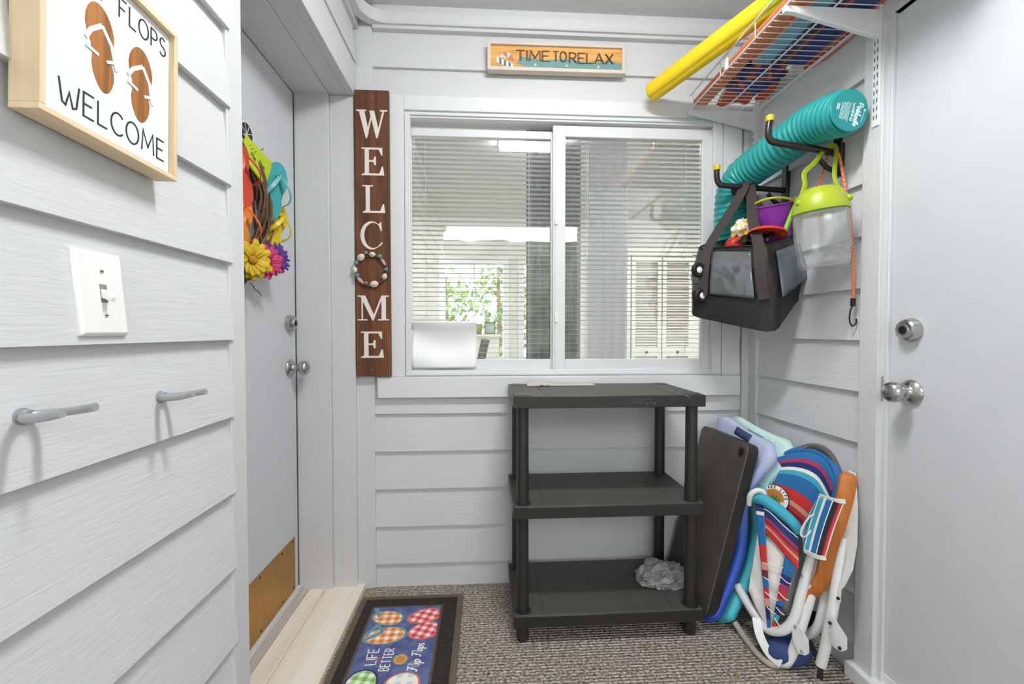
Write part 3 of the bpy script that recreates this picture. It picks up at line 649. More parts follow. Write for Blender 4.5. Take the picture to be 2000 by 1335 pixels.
# ---- black plaque on the door, behind the wreath
P = lambda x, y, X=-.757: onX(x, y, X)
FD = Fm((-.757, 0, 0), (0, 1, 0), (0, 0, 1))
a, b = P(440, 300), P(493, 247)
m = MB(); y1 = P(493, 270).y; zt_, zb_ = P(485, 243).z, P(485, 300).z
poly = [(y1 - .36, zb_), (y1, zb_), (y1, zt_ - .025)] + [(y1 - .025 + .025 * math.cos(R(q)), zt_ - .025 + .025 * math.sin(R(q))) for q in range(15, 91, 15)] + [(y1 - .36, zt_)]
pq = thing('door_plaque', (-.76, y1 - .1, zb_), 'black plaque with a white wheel on the door above the wreath', 'plaque')
m = MB(); m.prism(poly, -.006, 0, FD); m.build('board', plain('black_board', '2A2A2B', .6), pq, smooth=0)
wc = P(482, 262); m = MB()
poly_stroke(m, arc(wc.y, wc.z, .038, .038, 0, 360, 28), .006, 0, .0008, FD)
for k in range(4): poly_stroke(m, [(wc.y + .036 * math.cos(R(20 + 45 * k)), wc.z + .036 * math.sin(R(20 + 45 * k))), (wc.y - .036 * math.cos(R(20 + 45 * k)), wc.z - .036 * math.sin(R(20 + 45 * k)))], .002, 0, .0008, FD)
m.build('wheel', plain('chalk_white', 'E6E4DF', .7), pq, smooth=0)
# ---- wreath
WY, WZ, WR, WX = 1.285, 1.44, .20, -.724
wr_ = thing('wreath', (WX, WY, WZ - WR), 'twig wreath with coloured flip flops and flowers on the left door', 'wreath')
m = MB(); rr = random.Random(3)
for k in range(26):
    ph = rr.uniform(0, 6.28); ro = rr.uniform(-.024, .024); xo = rr.uniform(-.016, .016); fr = rr.choice((3, 4, 5)); pts = []
    for i in range(56):
        a = 2 * math.pi * i / 56; r_ = WR + ro + .012 * math.sin(fr * a + ph); pts.append((WX + xo + .010 * math.cos(fr * a + ph), WY + r_ * math.cos(a), WZ + r_ * math.sin(a)))
    m.tube(pts, rr.uniform(.0022, .0042), 6, True)
M_TWIG = wood('twig', [(.3, '3A2A20'), (.5, '6A4E38'), (.7, '96755A')], 2, .8, 40); m.build('twig_ring', M_TWIG, wr_)
for (x, y, dx, dy) in ((492, 292, 8, -10), (488, 552, 3, 20)):
    m = MB(); a = P(x, y, WX); pts = [a + V((.01 * i * .3, .012 * math.sin(i * 1.3) * .5 + i * .003, (-1 if dy > 0 else .3) * .005 * i)) for i in range(9)]; m.tube(sm(pts, 4), .0012, 6); m.build('curled_wire', M_DARKMET, wr_)
def flipflop(px, py, X, L, W, tilt, col, scol, lean=0.0, nm=''):
    c = onX(px, py, X); F = Matrix.Translation(c) @ Matrix.Rotation(lean, 4, 'Z') @ Fm((0, 0, 0), (0, 1, 0), (0, 0, 1)) @ Matrix.Rotation(tilt, 4, 'Z')
    m = MB(); m.prism(sole(0, 0, L, W, 0), -.013, 0, F); mt = plain('foam_' + col, col, .6, var=.04); s = m.build('flip_flop', mt, wr_, bevel=.002); pl(s, nm + ' flip flop')
    st_ = plain('strap_' + scol, scol, .4, var=.05)
    for sg_ in (1, -1):
        m = MB(); m.strap([F @ q for q in sm([(0, L * .27, -.002), (sg_ * W * .10, L * .20, .022), (sg_ * W * .36, L * .02, .034), (sg_ * W * .50, -L * .12, .020), (sg_ * W * .44, -L * .18, -.004)], 6)], .012, .003, F.to_3x3() @ V((sg_ * .5, .2, 1))); m.build('strap', st_, s)
    m = MB(); m.tube([F @ V((0, L * .27, -.004)), F @ V((0, L * .26, .016))], .0035, 8); m.build('toe_post', st_, s)
flipflop(471, 334, -.70, .20, .085, .25, 'E2492C', 'F0654A', -.3, 'red')
flipflop(538, 374, -.695, .205, .082, -.16, '3FB3B6', '8FD3D2', -.55, 'teal')
flipflop(473, 440, -.70, .20, .082, -.05, 'F79A2B', 'FA7A22', -.3, 'orange')
flipflop(541, 446, -.70, .17, .07, -.30, 'F6D21E', 'F9DC2A', -.4, 'yellow')
# lime sign board across the ring
q = [P(*c, -.702) for c in ((480, 262), (533, 318), (519, 363), (471, 300))]
m = MB(); m.add([p for p in q] + [p + V((-.006, 0, 0)) for p in q], [(0, 1, 2, 3), (7, 6, 5, 4), (0, 4, 5, 1), (1, 5, 6, 2), (2, 6, 7, 3), (3, 7, 4, 0)])
ls = m.build('lime_board', plain('lime_card', 'D6EB1F', .5, var=.03), wr_, smooth=0); pl(ls, 'lime lettered card')
uu = (q[1] - q[0]); FQ = Fm(q[0] + V((.0005, 0, 0)), uu, q[0] - q[3]); LU = uu.length; LV = (q[0] - q[3]).length
m = MB(); [poly_stroke(m, [(LU * (.14 + .05 * k), -LV * (.28 + .10 * (k % 2))), (LU * (.17 + .05 * k), -LV * (.27 + .10 * (k % 2)))], .0022, 0, .0006, FQ) for k in range(5)]; m.build('faint_print', plain('faded_ink', '55601A', .7), ls, smooth=0); m = MB(); write(m, 'Flip', LU * .2, -LV * .70, LV * .2, .0018, FQ, gap=.2); m.build('lettering', plain('faded_ink', '55601A', .7), ls, smooth=0); m = MB(); write(m, 'Flop', LU * .50, -LV * .70, LV * .2, .0018, FQ, gap=.2)
m.build('lettering', plain('faded_ink', '55601A', .7), ls, smooth=0)
def flower(px, py, X, r, col, ccol, n, nm, layers=2, thin=.30):
    c = onX(px, py, X); F = Matrix.Translation(c) @ Matrix.Rotation(-.55, 4, 'Z') @ Fm((0, 0, 0), (0, 1, 0), (0, 0, 1)); m = MB(); rr = random.Random(px)
    for l in range(layers):
        for k in range(n):
            a = 2 * math.pi * (k + .5 * l) / n + rr.uniform(-.1, .1); rad = r * (1 - .22 * l) * rr.uniform(.9, 1.05); w_ = r * thin; tl = rr.uniform(.12, .35) + .25 * l
            u = V((math.cos(a), math.sin(a), 0)); s_ = V((-math.sin(a), math.cos(a), 0)); pts = []
            for (f, wf, hgt) in ((.12, .25, 0), (.45, .9, .12), (.75, 1, .14), (.93, .6, .08), (1.0, .08, .02)): pts.append((f, wf, hgt))
            vs = []
            for f, wf, hgt in pts:
                for sd in (-1, 0, 1): vs.append(u * rad * f + s_ * sd * w_ * wf * .5 + V((0, 0, .004 * l + rad * (hgt + f * tl * .5) - (.0 if sd else .12 * w_))))
            m.add(vs, [(3 * i + j, 3 * i + j + 1, 3 * i + j + 4, 3 * i + j + 3) for i in range(4) for j in range(2)], F)
    f = m.build('flower', plain('petal_' + col, col, .6, var=.12), wr_, solid=.0008); pl(f, nm + ' fabric flower')
    m = MB(); m.ball((0, 0, r * .2), (r * .2, r * .2, r * .12), 12, F); m.build('flower_centre', plain('centre_' + ccol, ccol, .8, bump=.5), f)
flower(533, 504, -.705, .058, '6E3C9E', '4A2670', 20, 'purple', 3, .2)
flower(519, 512, -.697, .056, 'E8447A', 'C22A55', 14, 'pink', 2, .3)
flower(489, 508, -.685, .062, 'F8CF1C', 'E39A1A', 13, 'yellow', 2, .34)
# ================================================================== BACK WALL SIGNS
Yb = 1.832
TL, TR, BL, BR = onY(691, 174.5, Yb), onY(759.5, 175, Yb), onY(697, 735, Yb), onY(763.5, 735, Yb)
Wd, Hh = ((TR - TL).length + (BR - BL).length) / 2, (TL - BL).length
ud = V((TL.z - BL.z, 0, -(TL.x - BL.x))).normalized(); FWs = Fm(BL, ud, (0, 0, 1))
ws = thing('welcome_sign', BL + V((Wd / 2, 0, 0)), 'tall brown wooden board with white serif letters left of the window', 'sign')
m = MB(); m.box((0, 0, -.018), (Wd, Hh, 0), FWs); m.build('board', M_BARN, ws, bevel=.0015)
M_LET = plain('sign_white', 'EDE3DA', .6, var=.02)
def glyph(m, ch, x0, x1, y0, y1, M, d=.0012):
    w_, h_ = x1 - x0, y1 - y0; T = M @ Matrix.Translation((x0, y0, 0)) @ Matrix.Diagonal((w_, h_, 1, 1))
    bx = lambda a, b, c, e: m.prism([(a, c), (b, c), (b, e), (a, e)], 0, d, T); pg = lambda *p: m.prism(list(p), 0, d, T)
    if ch in 'EL':
        bx(.14, .33, 0, 1); bx(0, .47, 0, .05)
        pg((.14, .05), (.05, .05), (.14, .10)); 
        pg((.33, 0), (1, 0), (1, .02), (.95, .32), (.90, .32), (.78, .07), (.33, .07))
        if ch == 'E':
            pg((0, .95), (0, 1), (.92, 1), (.93, .72), (.88, .72), (.76, .93), (.33, .93), (.33, .95)); bx(.33, .62, .485, .55); pg((.58, .36), (.64, .36), (.64, .68), (.58, .68), (.52, .55), (.52, .485))
        else: bx(0, .47, .95, 1)
    elif ch == 'W':
        pg((.08, .97), (.26, .97), (.40, .22), (.34, 0), (.30, 0)); pg((.34, 0), (.30, .06), (.50, .97), (.55, .97)); pg((.42, .97), (.58, .97), (.735, .22), (.68, 0), (.64, 0)); pg((.68, 0), (.65, .08), (.85, .97), (.91, .97))
        bx(0, .32, .95, 1); bx(.38, .62, .95, 1) if False else None; bx(.76, 1, .95, 1)
    elif ch == 'M':
        bx(.115, .16, 0, 1); bx(.76, .90, 0, 1); pg((.07, 1), (.24, 1), (.52, .2), (.50, 0), (.46, 0)); pg((.50, 0), (.46, .06), (.76, 1), (.82, 1)); bx(0, .30, 0, .05); bx(.64, 1, 0, .05); bx(.0, .2, .95, 1); bx(.78, 1, .95, 1)
    elif ch == 'C':
        o = [(.5 + .5 * math.cos(R(a)), .5 + .51 * math.sin(R(a))) for a in range(48, 316, 8)]; i = [(.57 + .40 * math.cos(R(a)), .5 + .455 * math.sin(R(a))) for a in range(48, 316, 8)]
        for k in range(len(o) - 1): pg(o[k], o[k + 1], i[k + 1], i[k])
        pg((.80, .90), (.90, .98), (.93, .98), (.95, .66), (.90, .66)); pg((.82, .14), (.94, .26), (.98, .22), (.86, .10))
vy = lambda y: (735 - y) / (735 - 174.5) * Hh
vx = lambda x, y: (x - (691 + (y - 174.5) / 560.5 * 6)) / 67.5 * Wd
for ch_, xa, xb, ya, yb in (('W', 696, 756, 268, 213), ('E', 706, 750, 340, 286), ('L', 708, 752, 413, 359), ('C', 704, 748, 484, 430), ('M', 699, 760, 624, 575), ('E', 705, 750, 698, 646)):
    m = MB(); ym = (ya + yb) / 2; glyph(m, ch_, vx(xa, ym), vx(xb, ym), vy(ya), vy(yb), FWs); m.build('letter', M_LET, ws, smooth=0)
for y_ in (187, 722):
    m = MB(); m.lathe([(0, 0), (.0026, 0), (.0022, .001), (0, .0014)], 10, FWs @ Matrix.Translation((vx(728, y_), vy(y_), 0))); m.build('screw', M_CHROME, ws)
wcx, wcy = vx(726, 526), vy(526); rg = 31 / 67.5 * Wd
m = MB(); rr = random.Random(5)
for k in range(8):
    ph = rr.uniform(0, 6); m.tube([(wcx + (rg - .002 + rr.uniform(0, .001) + .004 * math.sin(4 * a + ph)) * math.cos(a), wcy + (rg - .002 + .004 * math.sin(4 * a + ph)) * math.sin(a), .006 + .004 * math.cos(4 * a + ph)) for a in [2 * math.pi * i / 40 for i in range(40)]], .0022, 6, True, M=FWs)
rgn = m.build('shell_ring', M_TWIG, ws); pl(rgn, 'small twig ring of shells')
M_SHELL = plain('shell', 'EAE0D2', .5, var=.12, bump=.3, bscale=120); M_PINK = plain('pink_shell', 'E2C0AC', .45, var=.1); M_BEAD = plain('glass_bead', '6F8F92', .12, var=.1, bump=0)
for (x, y, r_, kd) in ((706, 501, 9, 's'), (728, 495, 7, 's'), (694, 525, 7, 's'), (752, 538, 7, 's'), (732, 553, 9, 's'), (750, 510, 8, 'p'), (705, 546, 9, 'p'), (716, 492, 4, 'b'), (743, 499, 5, 'b'), (755, 524, 4, 'b'), (697, 512, 5, 'b'), (699, 536, 5, 'b'), (716, 550, 4, 'p')):
    m = MB(); rx = r_ / 67.5 * Wd; F = FWs @ Matrix.Translation((vx(x, y), vy(y), .010)) @ Matrix.Rotation(math.atan2(vy(y) - wcy, vx(x, y) - wcx), 4, 'Z')
    if kd == 's':
        n_ = 18; m.grid(lambda u, v: V((rx * (.15 + .9 * v) * math.cos((u - .5) * 2.2) - rx * .5, rx * 1.15 * (.1 + .9 * v) * math.sin((u - .5) * 2.2), rx * .75 * math.sin(math.pi * min(1, .12 + v * .85)) * (1 + .06 * math.cos(u * 40)) * math.cos((u - .5) * 2.4))), 24, 8, F)
        m.ball((0, 0, 0), (rx * .75, rx * .9, rx * .5), 12, F)
    elif kd == 'p': m.lathe([(0, -rx * 1.1), (rx * .25, -rx * .8), (rx * .42, 0), (rx * .3, rx * .7), (0, rx * 1.2)], 12, F @ Matrix.Rotation(R(90), 4, 'X'))
    else: m.ball((0, 0, 0), rx, 12, F)
    m.build({'s': 'shell', 'p': 'spiral_shell', 'b': 'glass_bead'}[kd], {'s': M_SHELL, 'p': M_PINK, 'b': M_BEAD}[kd], rgn)
# ---- long beach sign over the window
Yt = 1.828
TL, BR = onY(952, 77, Yt), onY(1222, 143.5, Yt); BL = onY(952, 135, Yt); TR = onY(1222, 88, Yt)
L_, H_ = TR.x - TL.x, ((TL.z - BL.z) + (TR.z - BR.z)) / 2; tilt = math.atan2(BR.z - BL.z, BR.x - BL.x)
FT = Fm(BL, (math.cos(tilt), 0, math.sin(tilt)), (0, 0, 1))
ts = thing('beach_sign', BL + V((L_ / 2, 0, 0)), 'long beach sign in a white frame above the window', 'sign')
fb = H_ * .12
m = MB()
m.box((0, 0, -.032), (L_, fb, 0), FT); m.box((0, H_ - fb, -.032), (L_, H_, 0), FT); m.box((0, fb, -.032), (fb, H_ - fb, 0), FT); m.box((L_ - fb, fb, -.032), (L_, H_ - fb, 0), FT)
m.build('frame', plain('whitewash_frame', 'F4E6D8', .6, var=.05), ts, bevel=.0008)
i0, i1, j0, j1 = fb, L_ - fb, fb, H_ - fb; iw, ih = i1 - i0, j1 - j0; z_ = -.010
m = MB(); m.box((i0, j0, -.025), (i1, j1, z_), FT); pn = m.build('panel', wood('sunset_wood', [(.3, 'B97A35'), (.45, 'DDA052'), (.6, 'EBB668'), (.75, 'C98B42')], 0, .6, 30, 60), ts, smooth=0)
def ip(u, v): return (i0 + u * iw, j0 + v * ih)
m = MB(); m.prism([ip(.18, 0), ip(1, 0), ip(1, .36)] + [ip(1 - .06 * k, .38 + .05 * math.sin(k * 1.1) + .008 * k) for k in range(1, 14)], z_, z_ + .0005, FT); m.build('sea', plain('sea_blue', '86B0AE', .6, var=.15, stretch=(3, 1, 14)), pn, smooth=0)
m = MB(); m.prism([ip(0, 0), ip(.29, 0), ip(.24, .13), ip(.18, .22), ip(.1, .2), ip(0, .25)], z_ + .0004, z_ + .0009, FT); m.build('sand', plain('sand', 'E9B565', .7, var=.06), pn, smooth=0)
um = [ip(.06, .47), ip(.085, .65), ip(.12, .72), ip(.155, .62), ip(.178, .32)]
cent = ip(.13, .70)
for k in range(4):
    m = MB(); m.prism([um[k], um[k + 1], ip(.125, .40)], z_ + .0009, z_ + .0013, FT); m.build('parasol_panel', plain('parasol_%d' % (k % 2), ('F7E9DC', 'D9906A')[k % 2], .6), pn, smooth=0)
for k in range(7):
    m = MB(); a = (.045 + k * .0175, .48 - k * .045); m.prism([ip(a[0], a[1]), ip(a[0] + .0175, a[1] - .045), ip(a[0] + .0175, a[1] - .285), ip(a[0], a[1] - .24)], z_ + .0013, z_ + .0017, FT); m.build('chair_stripe', plain('stripe_%d' % (k % 2), ('F4F0E8', '3F6F7C')[k % 2], .6), pn, smooth=0)
for u in (.335, .575, .82):
    m = MB(); m.prism([ip(u - .012, .13 - .04 * (u > .8)), ip(u + .012, .12), ip(u + .002, .25)], z_ + .0009, z_ + .0012, FT); m.build('sail', plain('sail', 'F3EBD6', .6), pn, smooth=0)
m = MB(); lh = ih * .46
for tx, u in (('TIME', .19), ('TO', .472), ('RELAX', .595)):
    u1 = {'TIME': .44, 'TO': .57, 'RELAX': .93}[tx]; yy = ip(0, .34 if tx != 'RELAX' else .30)[1]
    write_fit(m, tx, ip(u, 0)[0], ip(u1, 0)[0], yy, lh, lh * .09, FT, (z_ + .001, z_ + .0017), gap=.2); write_fit(m, tx, ip(u, 0)[0] + lh * .11, ip(u1, 0)[0] + lh * .11, yy, lh, lh * .045, FT, (z_ + .0012, z_ + .0019), gap=.2)
m.build('lettering', plain('sign_ink', '4A3A2A', .7), ts, smooth=0)
# ---- thermometer and paper sheet on the left pane
yth = YL - .007
a, b = onY(793, 716, yth), onY(806, 562, yth)
th = thing('window_thermometer', (a.x, yth, a.z), 'clear strip thermometer at the left edge of the left pane', 'thermometer')
m = MB(); m.box((a.x, yth - .002, a.z), (b.x, yth + .001, b.z)); m.build('strip', plain('clear_strip', 'ECEDED', .25, var=.01), th, bevel=.0006)
F = Fm((0, yth - .002, 0), (1, 0, 0), (0, 0, 1)); m = MB(); xx = a.x + (b.x - a.x) * .32
m.tube([(xx, yth - .0028, a.z + .02), (xx, yth - .0028, b.z - .03)], .0008, 6); tb = m.build('tube', plain('glass_tube', '9A9DA0', .2), th)
m = MB(); m.box((xx - .001, yth - .0034, a.z + .02), (xx + .001, yth - .002, a.z + .05)); m.ball((xx, yth - .003, a.z + .016), .0026, 8); m.build('bulb', M_INK, th)
m = MB()
for k in range(8):
    zz = b.z - .045 - k * .0315; m.prism([(xx + .010, zz), (xx + .016, zz), (xx + .016, zz + .007), (xx + .010, zz + .007)], 0, .0004, F)
    for q_ in range(4): m.prism([(xx + .003, zz - q_ * .0079), (xx + .006, zz - q_ * .0079), (xx + .006, zz - q_ * .0079 + .0012), (xx + .003, zz - q_ * .0079 + .0012)], 0, .0004, F)
write(m, 'F', xx + .008, b.z - .022, .010, .0018, F, (0, .0004)); write(m, 'O', xx + .003, b.z - .014, .0035, .0009, F, (0, .0004))
m.build('scale_marks', M_INK, th, smooth=0)
a, b = onY(803, 718, YL - .012), onY(931, 627, YL - .012)
m = MB(); m.grid(lambda u, v: V((a.x + (b.x - a.x) * u, YL - .013 - .011 * math.sin(math.pi * (v * 2.1 + .45 * math.sin(2.6 * u))) - .016 * max(0, v - .78) * 4.5 * (1 - .5 * u), a.z + (b.z - a.z) * v + .0)), 18, 22)
tag(m.build('paper_sheet', plain('white_paper', 'F6F6F6', .45, var=.0), solid=.0006), 'white curling sheet stuck over the lower left corner of the window', 'sheet')
# ================================================================== SHELVING UNIT
Yf, Yk = 1.48, 1.836
X0, X1 = onY(1003, 782, Yf).x, onY(1379, 782, Yf).x
zt = [onY(1190, 772, Yf).z, onY(1190, 986, Yf).z, onY(1190, 1197, Yf).z]
su = thing('shelving_unit', ((X0 + X1) / 2, (Yf + Yk) / 2, 0), 'black plastic three tier shelving unit standing under the window', 'shelving unit')
M_SCUFF = plain('scuff_grey', '8A8987', .8)
M_PLATE = plain('black_plastic_grained', '524F4A', .5, var=.12, bump=.25, bscale=420)
cnr = [(X0 + .034, Yf + .036), (X1 - .034, Yf + .036), (X0 + .034, Yk - .036), (X1 - .034, Yk - .036)]
for si, z in enumerate(zt):
    m = MB(); lip = .042
    m.box((X0 + .003, Yf + .003, z - .008), (X1 - .003, Yk - .003, z))
    s = m.build('shelf', M_PLATE, su, bevel=.002)
    m = MB()
    m.box((X0, Yf, z - lip), (X1, Yf + .006, z - .0015)); m.box((X0, Yk - .006, z - lip), (X1, Yk, z - .0015)); m.box((X0, Yf + .0061, z - lip), (X0 + .006, Yk - .0061, z - .0015)); m.box((X1 - .006, Yf + .0061, z - lip), (X1, Yk - .0061, z - .0015))
    for k in range(1, 6): xk = X0 + (X1 - X0) * k / 6; m.box((xk - .002, Yf + .0062, z - lip + .006), (xk + .002, Yk - .0062, z - .0082))
    m.build('rim', M_BLACKPL, s, bevel=.0025)
    for (cx_, cy_) in cnr: m = MB(); m.lathe([(0, -lip - .001), (.0285, -lip - .001), (.03, -lip + .003), (.0315, -.001), (.030, .0012), (.020, .0022 if si else .003), (0, .0022)], 22, Matrix.Translation((cx_, cy_, z))); m.build('corner_socket', M_BLACKPL, s)
    m = MB()
    for xx in (X0 + .105, X1 - .105): m.box((xx, Yf + .01, z), (xx + .0035, Yk - .01, z + .0004))
    m.build('groove', plain('groove_grey', '3C3B3A', .6), s, smooth=0)
m = MB(); rr = random.Random(4); F = Fm((0, 0, zt[0] + .0005), (1, 0, 0), (0, 1, 0))
for k in range(5):
    a = onZ(1275 + k * 16, 750 + k * 5.5, zt[0]); b = onZ(1283 + k * 16, 754 + k * 5.5, zt[0]); poly_stroke(m, [(a.x, a.y), (b.x, b.y)], .004, 0, .0003, F)
a, b = onZ(1053, 764, zt[0]), onZ(1060, 772, zt[0]); poly_stroke(m, [(a.x, a.y), (b.x, b.y)], .005, 0, .0003, F)
F = Fm((0, Yf - .0002, 0), (1, 0, 0), (0, 0, 1))
for k in range(16):
    a = onY(1238 + 2.9 * k + rr.uniform(-2, 2), 778 + rr.uniform(0, 4), Yf); poly_stroke(m, [(a.x, a.z), (a.x + rr.uniform(.001, .005), a.z + rr.uniform(-.002, .003))], .0007, 0, .0002, F)
    a = onY(1235 + 2.9 * k + rr.uniform(-2, 2), 787 + rr.uniform(-2, 2), Yf); poly_stroke(m, [(a.x, a.z), (a.x + rr.uniform(.001, .006), a.z + rr.uniform(-.001, .004))], .0008, 0, .0002, F)
m.build('scuff_marks', M_SCUFF, su, smooth=0)
levels = [(.03, zt[2] - .042), (zt[2] + .001, zt[1] - .042), (zt[1] + .001, zt[0] - .042)]
for (cx_, cy_) in cnr:
    for li, (a, b) in enumerate(levels):
        m = MB()
        if li == 0: m.lathe([(0, -.03), (.014, -.03), (.021, -.024), (.0225, -.008), (.0215, .0), (.0205, .001), (.0205, b - a), (0, b - a)], 20, Matrix.Translation((cx_, cy_, a))); m.build('foot', M_BLACKPL, su)
        else: m.lathe([(0, 0), (.0225, 0), (.0215, .02), (.0205, b - a), (0, b - a)], 20, Matrix.Translation((cx_, cy_, a))); m.build('post', M_BLACKPL, su)
# spare shelf board leaning beside it
def slab(name, A, B, C, D, t, mat):   # quad corners (near bottom, far bottom, far top, near top), extruded along normal
    n = (B - A).cross(D - A).normalized(); return n
A = onY(1377, 1207, 1.50); D = onY(1463, 868, 1.50); B = V((A.x + .0, 1.84, A.z)); Cc = V((D.x, 1.84, D.z))
F = Fm(A, (0, 1, 0), D - A); LU, LV = .335, (D - A).length      # u = far, v = up, n = u x v -> right? 
sp = thing('spare_shelf', A + V((0, .17, 0)), 'loose black shelf panel leaning on end right of the shelving unit', 'shelf panel')
nsg = 1 if (F.to_3x3() @ V((0, 0, 1))).x > 0 else -1
def rrect(w_, h_, r, n=5):
    o = []
    for (cx_, cy_, a0) in ((w_ - r, h_ - r, 0), (r, h_ - r, 90), (r, r, 180), (w_ - r, r, 270)):
        o += [(cx_ + r * math.cos(R(a0 + 90 * k / n)), cy_ + r * math.sin(R(a0 + 90 * k / n))) for k in range(n + 1)]
    return o
m = MB(); m.prism(rrect(LU, LV, .028), 0, nsg * .006, F) if nsg > 0 else m.prism(rrect(LU, LV, .028), -.006, 0, F); pn_ = m.build('panel', plain('black_plastic_worn', '5A5249', .48, var=.2, bump=.25, bscale=300), sp, bevel=.0015)
m = MB(); o = rrect(LU, LV, .028); i_ = rrect(LU - .008, LV - .008, .025); i_ = [(p[0] + .004, p[1] + .004) for p in i_]; z0, z1 = nsg * .0062, nsg * .042
n = len(o); m.add([(p[0], p[1], z) for z in (z0, z1) for p in o + i_], [(k, (k + 1) % n, 2 * n + (k + 1) % n, 2 * n + k) for k in range(n)] + [(n + k, 2 * n + n + k, 2 * n + n + (k + 1) % n, n + (k + 1) % n) for k in range(n)] + [(2 * n + k, 2 * n + (k + 1) % n, 3 * n + (k + 1) % n, 3 * n + k) for k in range(n)] + [(k, n + k, n + (k + 1) % n, (k + 1) % n) for k in range(n)], F)
m.build('rim', M_BLACKPL, sp)
for (a, b) in ((.034, LV - .034), (LU - .034, LV - .034), (.034, .034), (LU - .034, .034)):
    m = MB(); m.lathe([(.020, .001 * nsg), (.0285, .001 * nsg), (.0285, .040 * nsg), (.020, .040 * nsg), (.020, .001 * nsg)], 20, F @ Matrix.Translation((a, b, .006 * (nsg > 0)))); m.build('corner_socket', M_BLACKPL, sp)
m = MB()
m.lathe([(0, 0), (.0135, 0), (.0135, .0006), (0, .0006)], 20, F @ Matrix.Translation((.032, LV - .036, -.0007 if nsg > 0 else .0001))); h = m.build('socket_hole', plain('hole_black', '0A0A0A', .9), sp); 
m = MB(); m.lathe([(.0135, -.0006), (.0185, -.0006), (.0175, .0008), (.0135, .0008)], 20, F @ Matrix.Translation((.032, LV - .036, -.0004 if nsg > 0 else .0004))); m.build('socket_collar', M_BLACKPL, sp)
# crumpled grey bag
c = onZ(1297, 1152, zt[2]); c = onY(1293, 1124, c.y + .06); rb = .083
m = MB(); rr = random.Random(2)
def crump(u, v):
    th, ph = u * 2 * math.pi, math.pi * v; d = V((math.sin(ph) * math.cos(th), math.sin(ph) * math.sin(th), -math.cos(ph)))
    f = 1.0 + .30 * (noise.noise(d * 1.7 + V((3, 1, 4)))) - .44 * abs(noise.noise(d * 2.6)) - .26 * abs(noise.noise(d * 5.2 + V((1, 5, 2))))
    p = V((d.x * rb * 1.12, d.y * rb * .85, d.z * rb * .60)) * (f + .18); p.z = max(p.z, -(c.z - zt[2]) + .0015 + .002 * abs(d.x)); return c + p
m.grid(crump, 96, 48, closeu=True)
tag(m.build('plastic_bag', plain('grey_film', 'B4B5B8', .25, var=.15, **{'Transmission_Weight': .15}), smooth=14), 'crumpled grey plastic bag on the bottom shelf', 'plastic bag')
# crumpled paper on the top shelf
a, b = onZ(1032, 757, zt[0]), onZ(1172, 757, zt[0]); yb_ = a.y
m = MB()
def pap(u, v):
    x = a.x + (b.x - a.x) * u; y = 1.745 + .075 * v + .012 * (u - .5); k = max(0, 1 - abs(u - .2) / .26)
    z = zt[0] + .0018 + .0012 * abs(noise.noise((u * 9, v * 5, 0))) + k * (.010 * abs(noise.noise((u * 12, v * 3, 2))) + .018 * v * max(0, math.sin(u * 17)) + .008 * v)
    return V((x, y, z))
m.grid(pap, 48, 12)
tag(m.build('crumpled_paper', plain('paper_scrap', 'CFC9BF', .7, var=.12), solid=.0006), 'strip of crumpled white paper on top of the shelving unit', 'paper')
# ================================================================== DOORMAT
mz = .009
mTL, mTR = onZ(712, 1161, mz), onZ(905, 1161, mz); mat_x0 = -.498; mat_x1 = mTR.x; mat_y1 = (mTL.y + mTR.y) / 2; mat_y0 = mat_y1 - .76
dm = thing('doormat', ((mat_x0 + mat_x1) / 2, (mat_y0 + mat_y1) / 2, 0), 'black bordered doormat printed with checked flip flops beside the step', 'doormat')
def speck(name, base, dot):
    t = NT(name); n1 = t.noise(t.co((160, 160, 160)), 1, 2, .7); t.base(t.ramp(n1, [(.60, base), (.68, base), (.72, dot)])); t.set(Roughness=.85); t.bump(t.noise(t.co((220, 220, 220)), 1, 3), .8, .004); return t.m
m = MB(); m.prism([(p[0] + mat_x0, p[1] + mat_y0) for p in rrect(mat_x1 - mat_x0, .76, .012)], 0, .007); m.build('backing', plain('mat_rim', '6E5C4C', .8, var=.15, bump=.3), dm, bevel=.002)
rw = .022; m = MB(); m.box((mat_x0 + rw, mat_y0 + rw, .0062), (mat_x1 - rw, mat_y1 - rw, .0085)); m.build('rubber_border', speck('mat_rubber', '2C241D', '9A8D7E'), dm, bevel=.0015)
qa, qb = onZ(735, 1187, mz), onZ(860, 1187, mz); px0, px1, py1 = onZ(732, 1187, mz).x, qb.x, qa.y; px0 = min(px0, mat_x0 + .105); py0 = mat_y0 + (mat_y1 - py1)
m = MB(); m.box((px0 - .009, py0 - .009, .0082), (px1 + .009, py1 + .009, .0092)); m.build('piping', plain('mat_pipe', '5E5040', .8), dm, bevel=.0006)
t = NT('mat_blue'); nz = t.noise(t.co((25, 25, 25)), 1, 5, .7); t.base(t.ramp(nz, [(.3, '454E7C'), (.5, '5A6494'), (.7, '7882AA')])); t.set(Roughness=.9); t.bump(t.noise(t.co((300, 300, 300)), 1, 2), .4, .003)
m = MB(); m.box((px0, py0, .009), (px1, py1, .0098)); pr = m.build('printed_panel', t.m, dm, smooth=0)
def clip(poly):
    for ax, val, sg_ in ((0, px0, 1), (0, px1, -1), (1, py0, 1), (1, py1, -1)):
        out = []
        for i in range(len(poly)):
            a, b = poly[i - 1], poly[i]; ia, ib = (a[ax] - val) * sg_ >= 0, (b[ax] - val) * sg_ >= 0
            if ia != ib:
                k = (val - a[ax]) / (b[ax] - a[ax]); out.append((a[0] + (b[0] - a[0]) * k, a[1] + (b[1] - a[1]) * k))
            if ib: out.append(b)
        poly = out
        if len(poly) < 3: return None
    return poly
